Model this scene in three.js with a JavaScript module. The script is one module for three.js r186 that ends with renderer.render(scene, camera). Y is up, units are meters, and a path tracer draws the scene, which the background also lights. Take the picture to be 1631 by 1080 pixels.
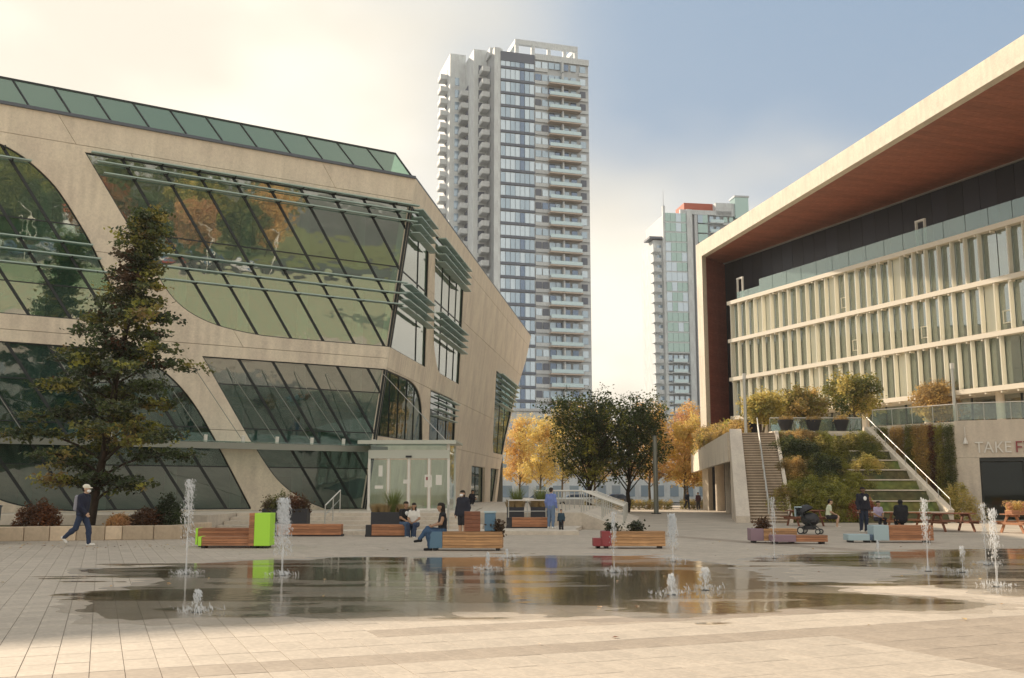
import * as THREE from 'three';
import { mergeGeometries, mergeVertices, toCreasedNormals } from 'three/addons/utils/BufferGeometryUtils.js';
import { RoundedBoxGeometry } from 'three/addons/geometries/RoundedBoxGeometry.js';
import { TextGeometry } from 'three/addons/geometries/TextGeometry.js';
import { FontLoader } from 'three/addons/loaders/FontLoader.js';
import { Brush, Evaluator, INTERSECTION } from 'three-bvh-csg';

// ---------------------------------------------------------------- camera, sky, sun, exposure
const scene = new THREE.Scene();
const camera = new THREE.PerspectiveCamera(37.2, 1024 / 678, 0.3, 3000);
camera.position.set(0, 1.6, 0);
camera.rotation.x = THREE.MathUtils.degToRad(8.7);
const renderer = new THREE.WebGLRenderer({ antialias: true });
renderer.toneMapping = THREE.LinearToneMapping;
renderer.toneMappingExposure = 2.85;
renderer.shadowMap.enabled = true;

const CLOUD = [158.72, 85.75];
const SUN_AZ = 41, SUN_EL = 28.6;                     // degrees left of the view axis, above the horizon
const sunDir = new THREE.Vector3(-Math.sin(rad(SUN_AZ)) * Math.cos(rad(SUN_EL)), Math.sin(rad(SUN_EL)), -Math.cos(rad(SUN_AZ)) * Math.cos(rad(SUN_EL)));
function rad(d) { return d * Math.PI / 180; }
function rng(seed) { let a = seed >>> 0; return () => { a = (a + 0x6D2B79F5) >>> 0; let t = a; t = Math.imul(t ^ (t >>> 15), t | 1); t ^= t + Math.imul(t ^ (t >>> 7), t | 61); return ((t ^ (t >>> 14)) >>> 0) / 4294967296; }; }
const lerp = (a, b, t) => a + (b - a) * t, clamp = (x, a = 0, b = 1) => Math.min(b, Math.max(a, x)), smooth = (a, b, x) => { const t = clamp((x - a) / (b - a)); return t * t * (3 - 2 * t); };
function hash3(x, y, z) { let h = Math.imul(x, 374761393) ^ Math.imul(y, 668265263) ^ Math.imul(z, 2147483647 ^ 0x51ed27); h = Math.imul(h ^ (h >>> 13), 1274126177); return ((h ^ (h >>> 16)) >>> 0) / 4294967296; }
function noise3(x, y, z) {
  const i = Math.floor(x), j = Math.floor(y), k = Math.floor(z), f = (t) => t * t * (3 - 2 * t), u = f(x - i), v = f(y - j), w = f(z - k);
  const c = (a, b, d) => hash3(i + a, j + b, k + d);
  return lerp(lerp(lerp(c(0, 0, 0), c(1, 0, 0), u), lerp(c(0, 1, 0), c(1, 1, 0), u), v), lerp(lerp(c(0, 0, 1), c(1, 0, 1), u), lerp(c(0, 1, 1), c(1, 1, 1), u), v), w);
}
function fbm(x, y, z, n = 5) { let s = 0, a = 0.5, t = 0; for (let i = 0; i < n; i++) { s += a * noise3(x, y, z); t += a; x = x * 2.03 + 17.1; y = y * 2.03 + 5.3; z = z * 2.03 + 9.7; a *= 0.5; } return s / t; }

{ // sky: thin blue above, pale haze low down, broken warm cloud all round, bright aureole about the sun
  const W = 1024, H = 512, data = new Float32Array(W * H * 4);
  for (let r = 0; r < H; r++) for (let c = 0; c < W; c++) {
    const el = ((r + 0.5) / H - 0.5) * Math.PI, az = ((c + 0.5) / W - 0.5) * 2 * Math.PI;
    const x = Math.cos(el) * Math.cos(az), y = Math.sin(el), z = Math.cos(el) * Math.sin(az), up = Math.max(y, 0);
    const cs = x * sunDir.x + y * sunDir.y + z * sunDir.z, ang = Math.acos(clamp(cs, -1, 1));
    const low = Math.exp(-up * 6);
    let col = [lerp(0.09, 0.31, low), lerp(0.136, 0.297, low), lerp(0.195, 0.277, low)];
    const glow = Math.exp(-ang * ang / 0.42) * 0.1 + Math.exp(-ang / 0.12) * 1.0;
    col = [col[0] + glow, col[1] + glow * 0.83, col[2] + glow * 0.55];
    const d = 1 / (up + 0.2), px = x * d, pz = z * d;       // cloud sheet at unit height
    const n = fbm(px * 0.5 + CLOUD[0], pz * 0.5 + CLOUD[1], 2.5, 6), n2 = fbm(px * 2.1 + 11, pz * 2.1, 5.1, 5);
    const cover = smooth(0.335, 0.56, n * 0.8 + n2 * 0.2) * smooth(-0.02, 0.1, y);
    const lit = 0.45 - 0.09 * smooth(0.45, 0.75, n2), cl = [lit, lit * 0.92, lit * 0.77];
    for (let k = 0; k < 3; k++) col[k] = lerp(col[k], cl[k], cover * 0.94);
    if (y < 0) { const g = smooth(0, -0.15, y); col = [lerp(col[0], 0.22, g), lerp(col[1], 0.2, g), lerp(col[2], 0.17, g)]; }
    data.set([col[0], col[1], col[2], 1], (r * W + c) * 4);
  }
  const t = new THREE.DataTexture(data, W, H, THREE.RGBAFormat, THREE.FloatType);
  t.mapping = THREE.EquirectangularReflectionMapping; t.magFilter = THREE.LinearFilter; t.minFilter = THREE.LinearFilter; t.wrapS = THREE.RepeatWrapping; t.needsUpdate = true;
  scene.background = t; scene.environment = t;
}
const sun = new THREE.DirectionalLight(new THREE.Color().setRGB(1, 0.83, 0.63), 2.4);
sun.position.copy(sunDir).multiplyScalar(300); sun.target.position.set(0, 0, -40);
sun.position.add(sun.target.position);
sun.castShadow = true; sun.shadow.radius = 1.6; sun.shadow.mapSize.set(4096, 4096);
Object.assign(sun.shadow.camera, { left: -90, right: 90, top: 120, bottom: -70, near: 10, far: 900 });
scene.add(sun, sun.target);

// ---------------------------------------------------------------- helpers
const V = (x, y, z) => new THREE.Vector3(x, y, z);
const taken = {};
function numbered(n) { const k = taken[n] = (taken[n] ?? -1) + 1; return k ? n + '_' + String(k).padStart(3, '0') : n; }
function shade(o) { o.traverse((m) => { if (m.isMesh) { m.castShadow = true; m.receiveShadow = true; } }); return o; }
function thing(name, label, category, pos = [0, 0, 0], turn = 0, group) {
  const o = new THREE.Group(); o.name = numbered(name); o.position.set(...pos); o.rotation.y = turn; scene.add(o);
  o.userData = { label, category }; if (group) o.userData.group = group; return o;
}
function tag(o, label, category, group) { o.userData.label = label; o.userData.category = category; if (group) o.userData.group = group; return o; }
function obj(name, geo, mat, parent = scene, at, turn) {
  const g = Array.isArray(geo) ? (geo.length > 1 ? merge(geo) : geo[0]) : geo;
  const m = new THREE.Mesh(g, mat); m.name = parent === scene ? numbered(name) : name; parent.add(m);
  if (at) m.position.set(...at); if (turn !== undefined) m.rotation.y = turn;
  m.castShadow = m.receiveShadow = true; return m;
}
function structure(name, geo, mat) { const m = obj(name, geo, mat); m.userData.kind = 'structure'; return m; }
function merge(list) { return mergeGeometries(list.map((g) => { const q = g.index ? g.toNonIndexed() : g; for (const k of Object.keys(q.attributes)) if (!['position', 'normal', 'uv'].includes(k)) q.deleteAttribute(k); if (!q.attributes.uv) uvm(q); return q; })); }
function mergeC(list) { return mergeGeometries(list.map((g) => (g.index ? g.toNonIndexed() : g))); }
// uv in metres from position and face direction
function uvm(g, s = 1) {
  const q = g.index ? g.toNonIndexed() : g, p = q.attributes.position, n = p.count, uv = new Float32Array(n * 2), a = V(), b = V(), c = V(), e = V();
  for (let i = 0; i < n; i += 3) {
    a.fromBufferAttribute(p, i); b.fromBufferAttribute(p, i + 1); c.fromBufferAttribute(p, i + 2);
    e.crossVectors(b.clone().sub(a), c.clone().sub(a)); const ax = Math.abs(e.x), ay = Math.abs(e.y), az = Math.abs(e.z);
    [a, b, c].forEach((v, k) => { const [u, w] = ay >= ax && ay >= az ? [v.x, v.z] : ax >= az ? [v.z, v.y] : [v.x, v.y]; uv[(i + k) * 2] = u * s; uv[(i + k) * 2 + 1] = w * s; });
  }
  q.setAttribute('uv', new THREE.BufferAttribute(uv, 2)); return q;
}
function box(w, h, d, x = 0, y = 0, z = 0, ry = 0) { const g = new THREE.BoxGeometry(w, h, d); if (ry) g.rotateY(ry); g.translate(x, y, z); return uvm(g); }
function rbox(w, h, d, r, x = 0, y = 0, z = 0) { const g = new RoundedBoxGeometry(w, h, d, 2, r); g.translate(x, y, z); return uvm(g); }
function bar(a, b, w, h = w) { // rectangular bar from a to b
  const d = b.clone().sub(a), L = d.length(), g = new THREE.BoxGeometry(w, h, L); d.normalize();
  const up = Math.abs(d.y) > 0.95 ? V(0, 0, 1) : V(0, 1, 0), x = V().crossVectors(up, d).normalize(), y = V().crossVectors(d, x);
  g.applyMatrix4(new THREE.Matrix4().makeBasis(x, y, d).setPosition(a.clone().add(b).multiplyScalar(0.5))); return uvm(g);
}
function rod(a, b, r0, r1 = r0, n = 8) {
  const d = b.clone().sub(a), g = new THREE.CylinderGeometry(r1, r0, d.length(), n, 1); g.applyQuaternion(new THREE.Quaternion().setFromUnitVectors(V(0, 1, 0), d.clone().normalize()));
  g.translate(...a.clone().add(b).multiplyScalar(0.5).toArray()); return g.toNonIndexed();
}
function flat(g) { const q = g.index ? g.toNonIndexed() : g; q.deleteAttribute('normal'); q.computeVertexNormals(); return q; }
const poly = (pts) => new THREE.Shape(pts.map((p) => new THREE.Vector2(p[0], p[1])));
function prism(pts, y0, y1) { // plan polygon [x, z] between two heights
  const g = new THREE.ExtrudeGeometry(poly(pts.map(([x, z]) => [x, -z])), { depth: y1 - y0, bevelEnabled: false }); g.rotateX(-Math.PI / 2); g.translate(0, y0, 0); return uvm(g);
}
const L = (r, g, b) => new THREE.Color().setRGB(r, g, b);

// ---------------------------------------------------------------- textures (grain, stains) and materials
function tex(n, fn, srgb, rx = 1, ry = rx) {
  const d = new Uint8Array(n * n * 4);
  for (let y = 0; y < n; y++) for (let x = 0; x < n; x++) { const c = fn(x / n, y / n); for (let k = 0; k < 3; k++) d[(y * n + x) * 4 + k] = clamp(c[k] ?? c[0]) * 255; d[(y * n + x) * 4 + 3] = 255; }
  const t = new THREE.DataTexture(d, n, n); t.wrapS = t.wrapT = THREE.RepeatWrapping; t.magFilter = THREE.LinearFilter; t.minFilter = THREE.LinearMipmapLinearFilter; t.generateMipmaps = true; t.repeat.set(rx, ry);
  if (srgb) t.colorSpace = THREE.SRGBColorSpace; t.needsUpdate = true; return t;
}
function wrapN(x, y, f, n = 5, seed = 0) { // tiling noise: torus through 3-D noise would be costly, so blend two shifted copies
  const a = fbm(x * f, y * f, seed, n), b = fbm((x - 1) * f, y * f, seed, n), c = fbm(x * f, (y - 1) * f, seed, n), d = fbm((x - 1) * f, (y - 1) * f, seed, n);
  const s = smooth(0.7, 1, x), t = smooth(0.7, 1, y); return lerp(lerp(a, b, s), lerp(c, d, s), t);
}
const concreteMap = tex(512, (x, y) => { const a = wrapN(x, y, 5, 5, 1), s = wrapN(x, y * 0.12, 26, 4, 2), f = wrapN(x, y, 90, 2, 3), v = 0.93 + 0.15 * (a - 0.5) + 0.11 * (s - 0.5) + 0.08 * (f - 0.5); return [v, v * (0.99 + 0.02 * a), v * 0.99]; }, true, 0.16);
const concreteBump = tex(256, (x, y) => [wrapN(x, y, 40, 4, 7)], false, 0.5);
const grainMap = tex(512, (x, y) => { const a = wrapN(x * 1, y, 4, 4, 11), g = wrapN(x * 0.06, y, 60, 4, 12), v = 0.9 + 0.3 * (g - 0.5) + 0.22 * (a - 0.5); return [v, v * 0.97, v * 0.93]; }, true, 0.7);
const stoneMap = tex(512, (x, y) => { const a = wrapN(x, y, 7, 5, 21), f = wrapN(x, y, 120, 2, 22), b = wrapN(x, y, 2.3, 3, 23), v = 0.93 + 0.18 * (a - 0.5) + 0.14 * (f - 0.5) + 0.14 * (b - 0.5); return [v, v * 0.985, v * 0.965]; }, true, 0.23);
const soilMap = tex(256, (x, y) => { const a = wrapN(x, y, 14, 5, 31), b = wrapN(x, y, 3, 3, 33); return [0.8 + 0.5 * (a - 0.5) + 0.25 * (b - 0.5), 0.82 + 0.5 * (a - 0.5), 0.78 + 0.45 * (a - 0.5)]; }, true, 0.4);
const rippleBump = tex(512, (x, y) => [wrapN(x, y, 16, 3, 41) * 0.6 + wrapN(x, y, 5, 2, 42) * 0.4], false, 0.35);
const paneBump = tex(256, (x, y) => [wrapN(x, y, 3, 3, 47)], false, 0.35);

const M = {};
const std = (n, color, roughness = 0.8, extra = {}) => (M[n] = new THREE.MeshStandardMaterial({ name: n, color, roughness, ...extra }));
const phy = (n, color, roughness, extra = {}) => (M[n] = new THREE.MeshPhysicalMaterial({ name: n, color, roughness, ...extra }));
std('libraryConcrete', L(0.85, 0.745, 0.62), 0.9, { map: concreteMap, bumpMap: concreteBump, bumpScale: 0.004 });
std('hallConcrete', L(0.80, 0.72, 0.61), 0.85, { map: concreteMap, bumpMap: concreteBump, bumpScale: 0.003 });
std('greyConcrete', L(0.70, 0.62, 0.53), 0.9, { map: concreteMap, bumpMap: concreteBump, bumpScale: 0.004 });
std('paver', L(0.51, 0.455, 0.39), 0.82, { map: stoneMap });
std('paverDark', L(0.38, 0.325, 0.27), 0.82, { map: stoneMap });
std('joint', L(0.38, 0.335, 0.285), 0.95);
std('plazaFar', L(0.49, 0.44, 0.375), 0.85, { map: stoneMap });
std('asphalt', L(0.06, 0.06, 0.06), 0.9, { map: stoneMap });
std('soil', L(0.145, 0.13, 0.065), 1, { map: soilMap });
std('parkField', L(0.52, 0.52, 0.36), 1, { map: soilMap }); std('stairRiserShade', L(0.34, 0.27, 0.205), 0.9, { map: concreteMap }); std('stairStone', L(0.70, 0.58, 0.46), 0.9, { map: concreteMap });  // stair risers coloured darker than treads, painting in the nosing shadow lines
std('lawn', L(0.22, 0.225, 0.07), 1, { map: soilMap });
std('darkSteel', L(0.022, 0.028, 0.03), 0.45, { metalness: 0.3 });
std('steel', L(0.5, 0.5, 0.47), 0.38, { metalness: 0.7 });
std('whiteMetal', L(0.72, 0.7, 0.65), 0.45);
std('teal', L(0.36, 0.47, 0.44), 0.4, { metalness: 0.15 });
std('slateTrim', L(0.10, 0.115, 0.14), 0.5, { metalness: 0.2 });
std('cedar', L(0.43, 0.165, 0.115), 0.5, { map: grainMap });
std('cedarDeep', L(0.36, 0.125, 0.1), 0.5, { map: grainMap });
std('darkPanel', L(0.024, 0.028, 0.042), 0.42, { metalness: 0.2 });
std('wood', L(0.62, 0.37, 0.19), 0.65, { map: grainMap });
std('woodRed', L(0.50, 0.24, 0.13), 0.65, { map: grainMap });
std('woodDark', L(0.28, 0.12, 0.075), 0.7, { map: grainMap });
std('lime', L(0.42, 0.78, 0.06), 0.5); std('red', L(0.27, 0.045, 0.052), 0.5); std('blue', L(0.09, 0.18, 0.27), 0.5); std('purple', L(0.27, 0.18, 0.22), 0.55); std('sky', L(0.37, 0.48, 0.52), 0.5); std('navyPanel', L(0.07, 0.11, 0.17), 0.5);
std('black', L(0.022, 0.023, 0.028), 0.55); std('planterBlack', L(0.028, 0.029, 0.036), 0.6);
std('interiorWall', L(0.20, 0.19, 0.16), 0.9); std('interiorFloor', L(0.28, 0.25, 0.21), 0.7); std('interiorCeiling', L(0.64, 0.64, 0.6), 0.9); std('amberPanel', L(0.62, 0.30, 0.07), 0.6);
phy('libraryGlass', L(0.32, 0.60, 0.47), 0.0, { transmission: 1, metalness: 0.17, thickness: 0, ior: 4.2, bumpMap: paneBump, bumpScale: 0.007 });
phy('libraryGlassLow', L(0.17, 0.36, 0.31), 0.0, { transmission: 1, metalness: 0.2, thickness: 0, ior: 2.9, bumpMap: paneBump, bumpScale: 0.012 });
phy('skylightGlass', L(0.27, 0.47, 0.32), 0.03, { transmission: 0.62, thickness: 0, ior: 2.0, metalness: 0 });
phy('clearGlass', L(0.78, 0.88, 0.84), 0.0, { transmission: 1, thickness: 0, ior: 1.6 }); phy('shopGlass', L(0.6, 0.68, 0.68), 0.0, { transmission: 1, thickness: 0, ior: 1.35 });
phy('terraceGlass', L(0.80, 0.90, 0.88), 0.0, { transmission: 0.94, thickness: 0, ior: 1.6 });
phy('railGlass', L(0.62, 0.80, 0.78), 0.02, { transmission: 0.8, thickness: 0, ior: 1.9 });
phy('hallGlass', L(0.55, 0.66, 0.62), 0.0, { transmission: 1, metalness: 0.22, thickness: 0, ior: 3.2, bumpMap: paneBump, bumpScale: 0.006 });
std('hallFin', L(0.82, 0.79, 0.66), 0.5); std('hallBand', L(0.74, 0.68, 0.57), 0.6); std('hallSpandrel', L(0.72, 0.72, 0.6), 0.4);
std('bark', L(0.07, 0.05, 0.038), 0.95, { map: soilMap, bumpMap: concreteBump, bumpScale: 0.02 }); std('barkPale', L(0.2, 0.155, 0.11), 0.95, { map: soilMap });
phy('leaf', L(1, 1, 1), 0.9, { transmission: 0.48, thickness: 0, ior: 1.3, side: THREE.DoubleSide });
phy('foam', L(0.96, 0.97, 0.98), 0.25, { transmission: 0.74, thickness: 0, ior: 1.33 });
phy('damp', L(0.92, 0.91, 0.895), 0.3, { transmission: 1, thickness: 0, ior: 1.02 });
phy('wet', L(0.87, 0.85, 0.82), 0.12, { transmission: 1, thickness: 0, ior: 1.2, bumpMap: rippleBump, bumpScale: 0.0015 });
phy('puddle', L(0.79, 0.745, 0.67), 0.06, { transmission: 1, thickness: 0, ior: 1.36, bumpMap: rippleBump, bumpScale: 0.003 });
// ---------------------------------------------------------------- ground and plaza
const PA = rad(22), P_AX = [-Math.sin(PA), -Math.cos(PA)], Q_AX = [Math.cos(PA), -Math.sin(PA)];  // paving axes: p runs away to the left, q to the right
const fromPQ = (p, q) => [p * P_AX[0] + q * Q_AX[0], p * P_AX[1] + q * Q_AX[1]], toPQ = (x, z) => [x * P_AX[0] + z * P_AX[1], x * Q_AX[0] + z * Q_AX[1]];
{
  const g = new THREE.PlaneGeometry(2400, 2400); g.rotateX(-Math.PI / 2); g.translate(0, -0.12, -300); structure('ground', uvm(g), M.asphalt);
  const [p0, p1, q0, q1] = [5.4, 37.8, -3.6, 29.4];
  const hole = [[p0, q0], [p1, q0], [p1, q1], [p0, q1]].map(([p, q]) => fromPQ(p, q));
  const s = poly([[-70, -55], [75, -55], [75, 125], [-70, 125]]); s.holes.push(new THREE.Path(hole.map(([x, z]) => new THREE.Vector2(x, -z))));
  const pl = new THREE.ShapeGeometry(s); pl.rotateX(-Math.PI / 2); structure('plaza_pavement', uvm(pl), M.plazaFar);
  const bed = structure('plaza_paving', prism(hole, -0.1, -0.014), M.joint);
  // pavers laid in rows: each one with its own edges; the 300 largest in view singly, the rest as one mass
  const pw = 0.30, plen = 0.60, gap = 0.005, R = rng(7);
  const ch = 0.003, mk = () => { // slab with chamfered upper edge
    const a = pw / 2 - gap / 2, b = plen / 2 - gap / 2, h = 0.045, P = [[-a, -h, -b], [a, -h, -b], [a, -h, b], [-a, -h, b], [-a, -ch, -b], [a, -ch, -b], [a, -ch, b], [-a, -ch, b], [-a + ch, 0, -b + ch], [a - ch, 0, -b + ch], [a - ch, 0, b - ch], [-a + ch, 0, b - ch]];
    const F = [[8, 11, 10, 9]]; for (let k = 0; k < 4; k++) { const n = (k + 1) % 4; F.push([k, k + 4, n + 4, n], [k + 4, k + 8, n + 8, n + 4]); }
    const v = []; for (const [i, j, k, l] of F) v.push(...P[i], ...P[j], ...P[k], ...P[i], ...P[k], ...P[l]);
    const q = new THREE.BufferGeometry(); q.setAttribute('position', new THREE.Float32BufferAttribute(v, 3)); q.computeVertexNormals(); return q;
  };
  const geos = [0, 1, 2, 3].map((k) => { const q = uvm(mk()); const uv = q.attributes.uv; for (let i = 0; i < uv.count; i++) uv.setXY(i, uv.getX(i) + k * 1.37, uv.getY(i) + k * 2.11); return q; });
  const cells = [];
  for (let j = 0; j * pw < q1 - q0 - 0.01; j++) for (let i = 0; i * plen < p1 - p0; i++) {
    const q = q0 + (j + 0.5) * pw, p = p0 + (i + 0.5) * plen; if (p - plen / 2 < p0 - 0.01 || p + plen / 2 > p1 + 0.01) continue;
    const [x, z] = fromPQ(p, q), dark = (p > 9.6 && p < 10.2 && q < 7.8) || (q > 7.8 && p < 10.2) || (p > 11.4 && p < 12 && q > 3.0 && q < 11.4) || (Math.abs(q - 20) < 0.5 && p > 11.7);
    const seen = z < -9.05 && Math.abs(x) < -z * 0.52;
    cells.push({ x, z, dark, d: seen ? x * x + z * z : 1e6 + x * x + z * z, k: Math.floor(R() * 4), t: 0.94 + 0.09 * R() + 0.22 * (fbm(x * 0.45, z * 0.45, 4, 4) - 0.5), y: (R() - 0.5) * 0.003 });
  }
  cells.sort((a, b) => a.d - b.d);
  const mats = [0.94, 0.97, 1.0, 1.03].flatMap((t) => [0, 1].map((dk) => { const m = (dk ? M.paverDark : M.paver).clone(); m.color.multiplyScalar(t); return m; }));
  const rest = cells.slice(300), mass = [0, 1, 2, 3].map(() => []);
  for (const c of cells.slice(0, 300)) { const m = obj('paver', geos[c.k], mats[clamp(Math.round((c.t - 0.92) / 0.04), 0, 3) * 2 + (c.dark ? 1 : 0)], bed, [c.x, c.y, c.z], PA); }
  for (const c of rest) mass[c.k].push(c);
  const dm = new THREE.Object3D(), base = M.paver.clone(); base.color.setRGB(1, 1, 1);
  mass.forEach((list, k) => {
    const im = new THREE.InstancedMesh(geos[k], base, list.length); im.name = 'paver_field'; im.userData.kind = 'stuff'; im.receiveShadow = im.castShadow = true;
    list.forEach((c, i) => { dm.position.set(c.x, c.y, c.z); dm.rotation.y = PA; dm.updateMatrix(); im.setMatrixAt(i, dm.matrix); im.setColorAt(i, (c.dark ? M.paverDark : M.paver).color.clone().multiplyScalar(c.t)); });
    bed.add(im);
  });
}
// wet paving and standing water, cut from a field on the ground
function pool(name, field, cell, y, mat, x0, x1, z0, z1) {
  const pos = []; const f = (x, z) => field(x, z);
  const nx = Math.round((x1 - x0) / cell), nz = Math.round((z1 - z0) / cell), G = new Float32Array((nx + 1) * (nz + 1));
  for (let j = 0; j <= nz; j++) for (let i = 0; i <= nx; i++) G[j * (nx + 1) + i] = f(x0 + i * cell, z0 + j * cell);
  for (let j = 0; j < nz; j++) for (let i = 0; i < nx; i++) {
    const c = [[i, j], [i, j + 1], [i + 1, j + 1], [i + 1, j]].map(([a, b]) => [x0 + a * cell, z0 + b * cell, G[b * (nx + 1) + a]]), out = [];
    for (let k = 0; k < 4; k++) { const a = c[k], b = c[(k + 1) % 4]; if (a[2] > 0) out.push([a[0], a[1]]); if ((a[2] > 0) !== (b[2] > 0)) { const t = a[2] / (a[2] - b[2]); out.push([lerp(a[0], b[0], t), lerp(a[1], b[1], t)]); } }
    for (let k = 1; k + 1 < out.length; k++) for (const q of [out[0], out[k], out[k + 1]]) pos.push(q[0], y, q[1]);
  }
  const g = new THREE.BufferGeometry(); g.setAttribute('position', new THREE.Float32BufferAttribute(pos, 3)); g.computeVertexNormals();
  const uv = new Float32Array(pos.length / 3 * 2); for (let i = 0; i < uv.length / 2; i++) { uv[i * 2] = pos[i * 3]; uv[i * 2 + 1] = pos[i * 3 + 2]; } g.setAttribute('uv', new THREE.BufferAttribute(uv, 2));
  return structure(name, g, mat);
}
const inPoly = (P, x, z) => { let s = 1e9, ins = false; for (let i = 0, j = P.length - 1; i < P.length; j = i++) { const [xi, zi] = P[i], [xj, zj] = P[j]; if ((zi > z) !== (zj > z) && x < (xj - xi) * (z - zi) / (zj - zi) + xi) ins = !ins; const dx = xj - xi, dz = zj - zi, t = clamp(((x - xi) * dx + (z - zi) * dz) / (dx * dx + dz * dz)); s = Math.min(s, Math.hypot(x - xi - t * dx, z - zi - t * dz)); } return ins ? s : -s; };
{
  const A = [[-8.6, -21.6], [-6.5, -23.6], [-3.5, -25.2], [0.5, -26.4], [3.6, -26.4], [4.4, -22.5], [4.3, -19.4], [6.6, -15.3], [5.2, -14.9], [2.2, -14.2], [0, -14.5], [-3.2, -13.7], [-5.2, -13.4], [-6.2, -15.5], [-6.6, -19.5]];
  const B = [[7.2, -26.2], [10, -27.6], [15.5, -29.2], [18, -26], [13, -18], [8.6, -17.0], [7.4, -18.6], [8.9, -21.8], [6.6, -24.6]];
  const wob = (x, z, s) => (fbm(x * 0.5 + s, z * 0.9, s, 5) - 0.5);
  pool('damp_paving', (x, z) => Math.max(inPoly(A, x, z), inPoly(B, x, z)) + 3.0 * wob(x, z, 3) + 0.75 + 0.5 * (fbm(x * 3, z * 3, 8, 3) - 0.5), 0.14, 0.003, M.damp, -12, 20, -32, -11.5);
  pool('wet_paving', (x, z) => Math.max(inPoly(A, x, z), inPoly(B, x, z)) + 2.6 * wob(x, z, 3) + 0.3 + 0.5 * (fbm(x * 4, z * 4, 5, 3) - 0.5), 0.12, 0.006, M.wet, -12, 20, -32, -11.5);
  pool('puddle_water', (x, z) => Math.min(Math.max(inPoly(A, x, z), inPoly(B, x, z)) * 0.5, 0.6) + 4.2 * wob(x * 0.7, z * 1.9, 9) - 0.28 + 0.4 * (fbm(x * 3, z * 5, 2, 3) - 0.5), 0.1, 0.009, M.puddle, -12, 20, -32, -12);
}
// ---------------------------------------------------------------- library: leaning concrete shell, two visible faces that meet at a raking corner
const C0 = V(-7.89, 0.75, -54.73), D1 = V(Math.sin(rad(58.08)), 0, -Math.cos(rad(58.08))), N1 = V(-D1.z, 0, D1.x), D2 = V(Math.sin(rad(7.53)), 0, -Math.cos(rad(7.53))), N2 = V(-D2.z, 0, D2.x);
const LEAN = 0.16, U1 = V(0, 1, 0).addScaledVector(N1, LEAN), U2 = U1.clone().addScaledVector(D1, 0.0754);
const B1 = new THREE.Matrix4().makeBasis(D1, U1, N1).setPosition(C0), B2 = new THREE.Matrix4().makeBasis(D2, U2, N2).setPosition(C0);
const at1 = (s, h, o = 0) => V(s, h, o).applyMatrix4(B1), at2 = (s, h, o = 0) => V(s, h, o).applyMatrix4(B2);
const SL = -0.713, mu0 = -13.75; // raking mullions
function clipHalf(P, a, b, c) { const out = []; for (let i = 0; i < P.length; i++) { const p = P[i], q = P[(i + 1) % P.length], dp = a * p[0] + b * p[1] - c, dq = a * q[0] + b * q[1] - c; if (dp >= 0) out.push(p); if ((dp >= 0) !== (dq >= 0)) { const t = dp / (dp - dq); out.push([lerp(p[0], q[0], t), lerp(p[1], q[1], t)]); } } return out; }
function segIn(P, p, q) { // pieces of the segment p-q inside polygon P
  const ts = [0, 1]; for (let i = 0; i < P.length; i++) { const a = P[i], b = P[(i + 1) % P.length], rx = q[0] - p[0], ry = q[1] - p[1], sx = b[0] - a[0], sy = b[1] - a[1], d = rx * sy - ry * sx; if (Math.abs(d) < 1e-9) continue; const t = ((a[0] - p[0]) * sy - (a[1] - p[1]) * sx) / d, u = ((a[0] - p[0]) * ry - (a[1] - p[1]) * rx) / d; if (t > 0 && t < 1 && u >= 0 && u <= 1) ts.push(t); }
  ts.sort((x, y) => x - y); const out = []; for (let i = 0; i + 1 < ts.length; i++) { const m = (ts[i] + ts[i + 1]) / 2; if (ts[i + 1] - ts[i] > 0.01 && inPoly(P, lerp(p[0], q[0], m), lerp(p[1], q[1], m)) > 0) out.push([[lerp(p[0], q[0], ts[i]), lerp(p[1], q[1], ts[i])], [lerp(p[0], q[0], ts[i + 1]), lerp(p[1], q[1], ts[i + 1])]]); } return out;
}
function curve(P, keep) { // Catmull-Rom through the points
  const c = new THREE.CatmullRomCurve3(P.map(([x, y]) => V(x, y, 0)), false, 'centripetal'); return c.getPoints(keep).map((v) => [v.x, v.y]);
}
const cornerS = (h) => 0.0754 * h;
const WB = [[-15.42, 16.32], [cornerS(16.32), 16.32], [cornerS(8.66), 8.66], [-5.35, 8.66], ...curve([[-6.4, 8.69], [-7.78, 8.84], [-9.04, 9.1], [-10.14, 9.55], [-10.94, 10.14], [-11.5, 10.8], [-12.07, 11.62]], 18)];
const WA = [[-24.5, 8.72], [-12.75, 8.73], ...curve([[-12.75, 8.73], [-14.0, 10.9], [-14.81, 12.31], [-15.42, 13.2], [-16.02, 14.02], [-16.6, 14.69], [-17.3, 15.27], [-17.98, 15.72], [-18.89, 16.09], [-20.6, 16.24]], 26).slice(1), [-24.5, 16.24]];
const WC = [[-9.3, 7.48], [cornerS(7.48), 7.48], [0, 0.02], [-2.24, 0.02], ...curve([[-2.24, 0.03], [-3.25, 0.41], [-4.24, 0.95], [-4.99, 1.55], [-5.65, 2.31], [-6.25, 3.1], [-6.6, 3.55]], 18).slice(1)];
const WD = [[-24, 7.52], [-14.2, 7.52], ...curve([[-13.9, 7.52], [-13.1, 7.46], [-12.22, 7.2], [-11.11, 6.7], [-10.15, 5.93], [-9.29, 4.95], [-8.26, 3.45]], 18), [-6.2, 0.14], [-6.2, 0.05], [-13.0, 0.05], ...curve([[-14.4, 0.02], [-15.89, 0.12], [-16.94, 0.33], [-17.6, 0.55], [-18.6, 1.1], [-19.8, 2.2]], 14), [-24, 5]];
const G1 = [[0.0, 16.35], [4.7, 16.35], [8.95, 8.66], [0.0, 8.66]];
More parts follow.
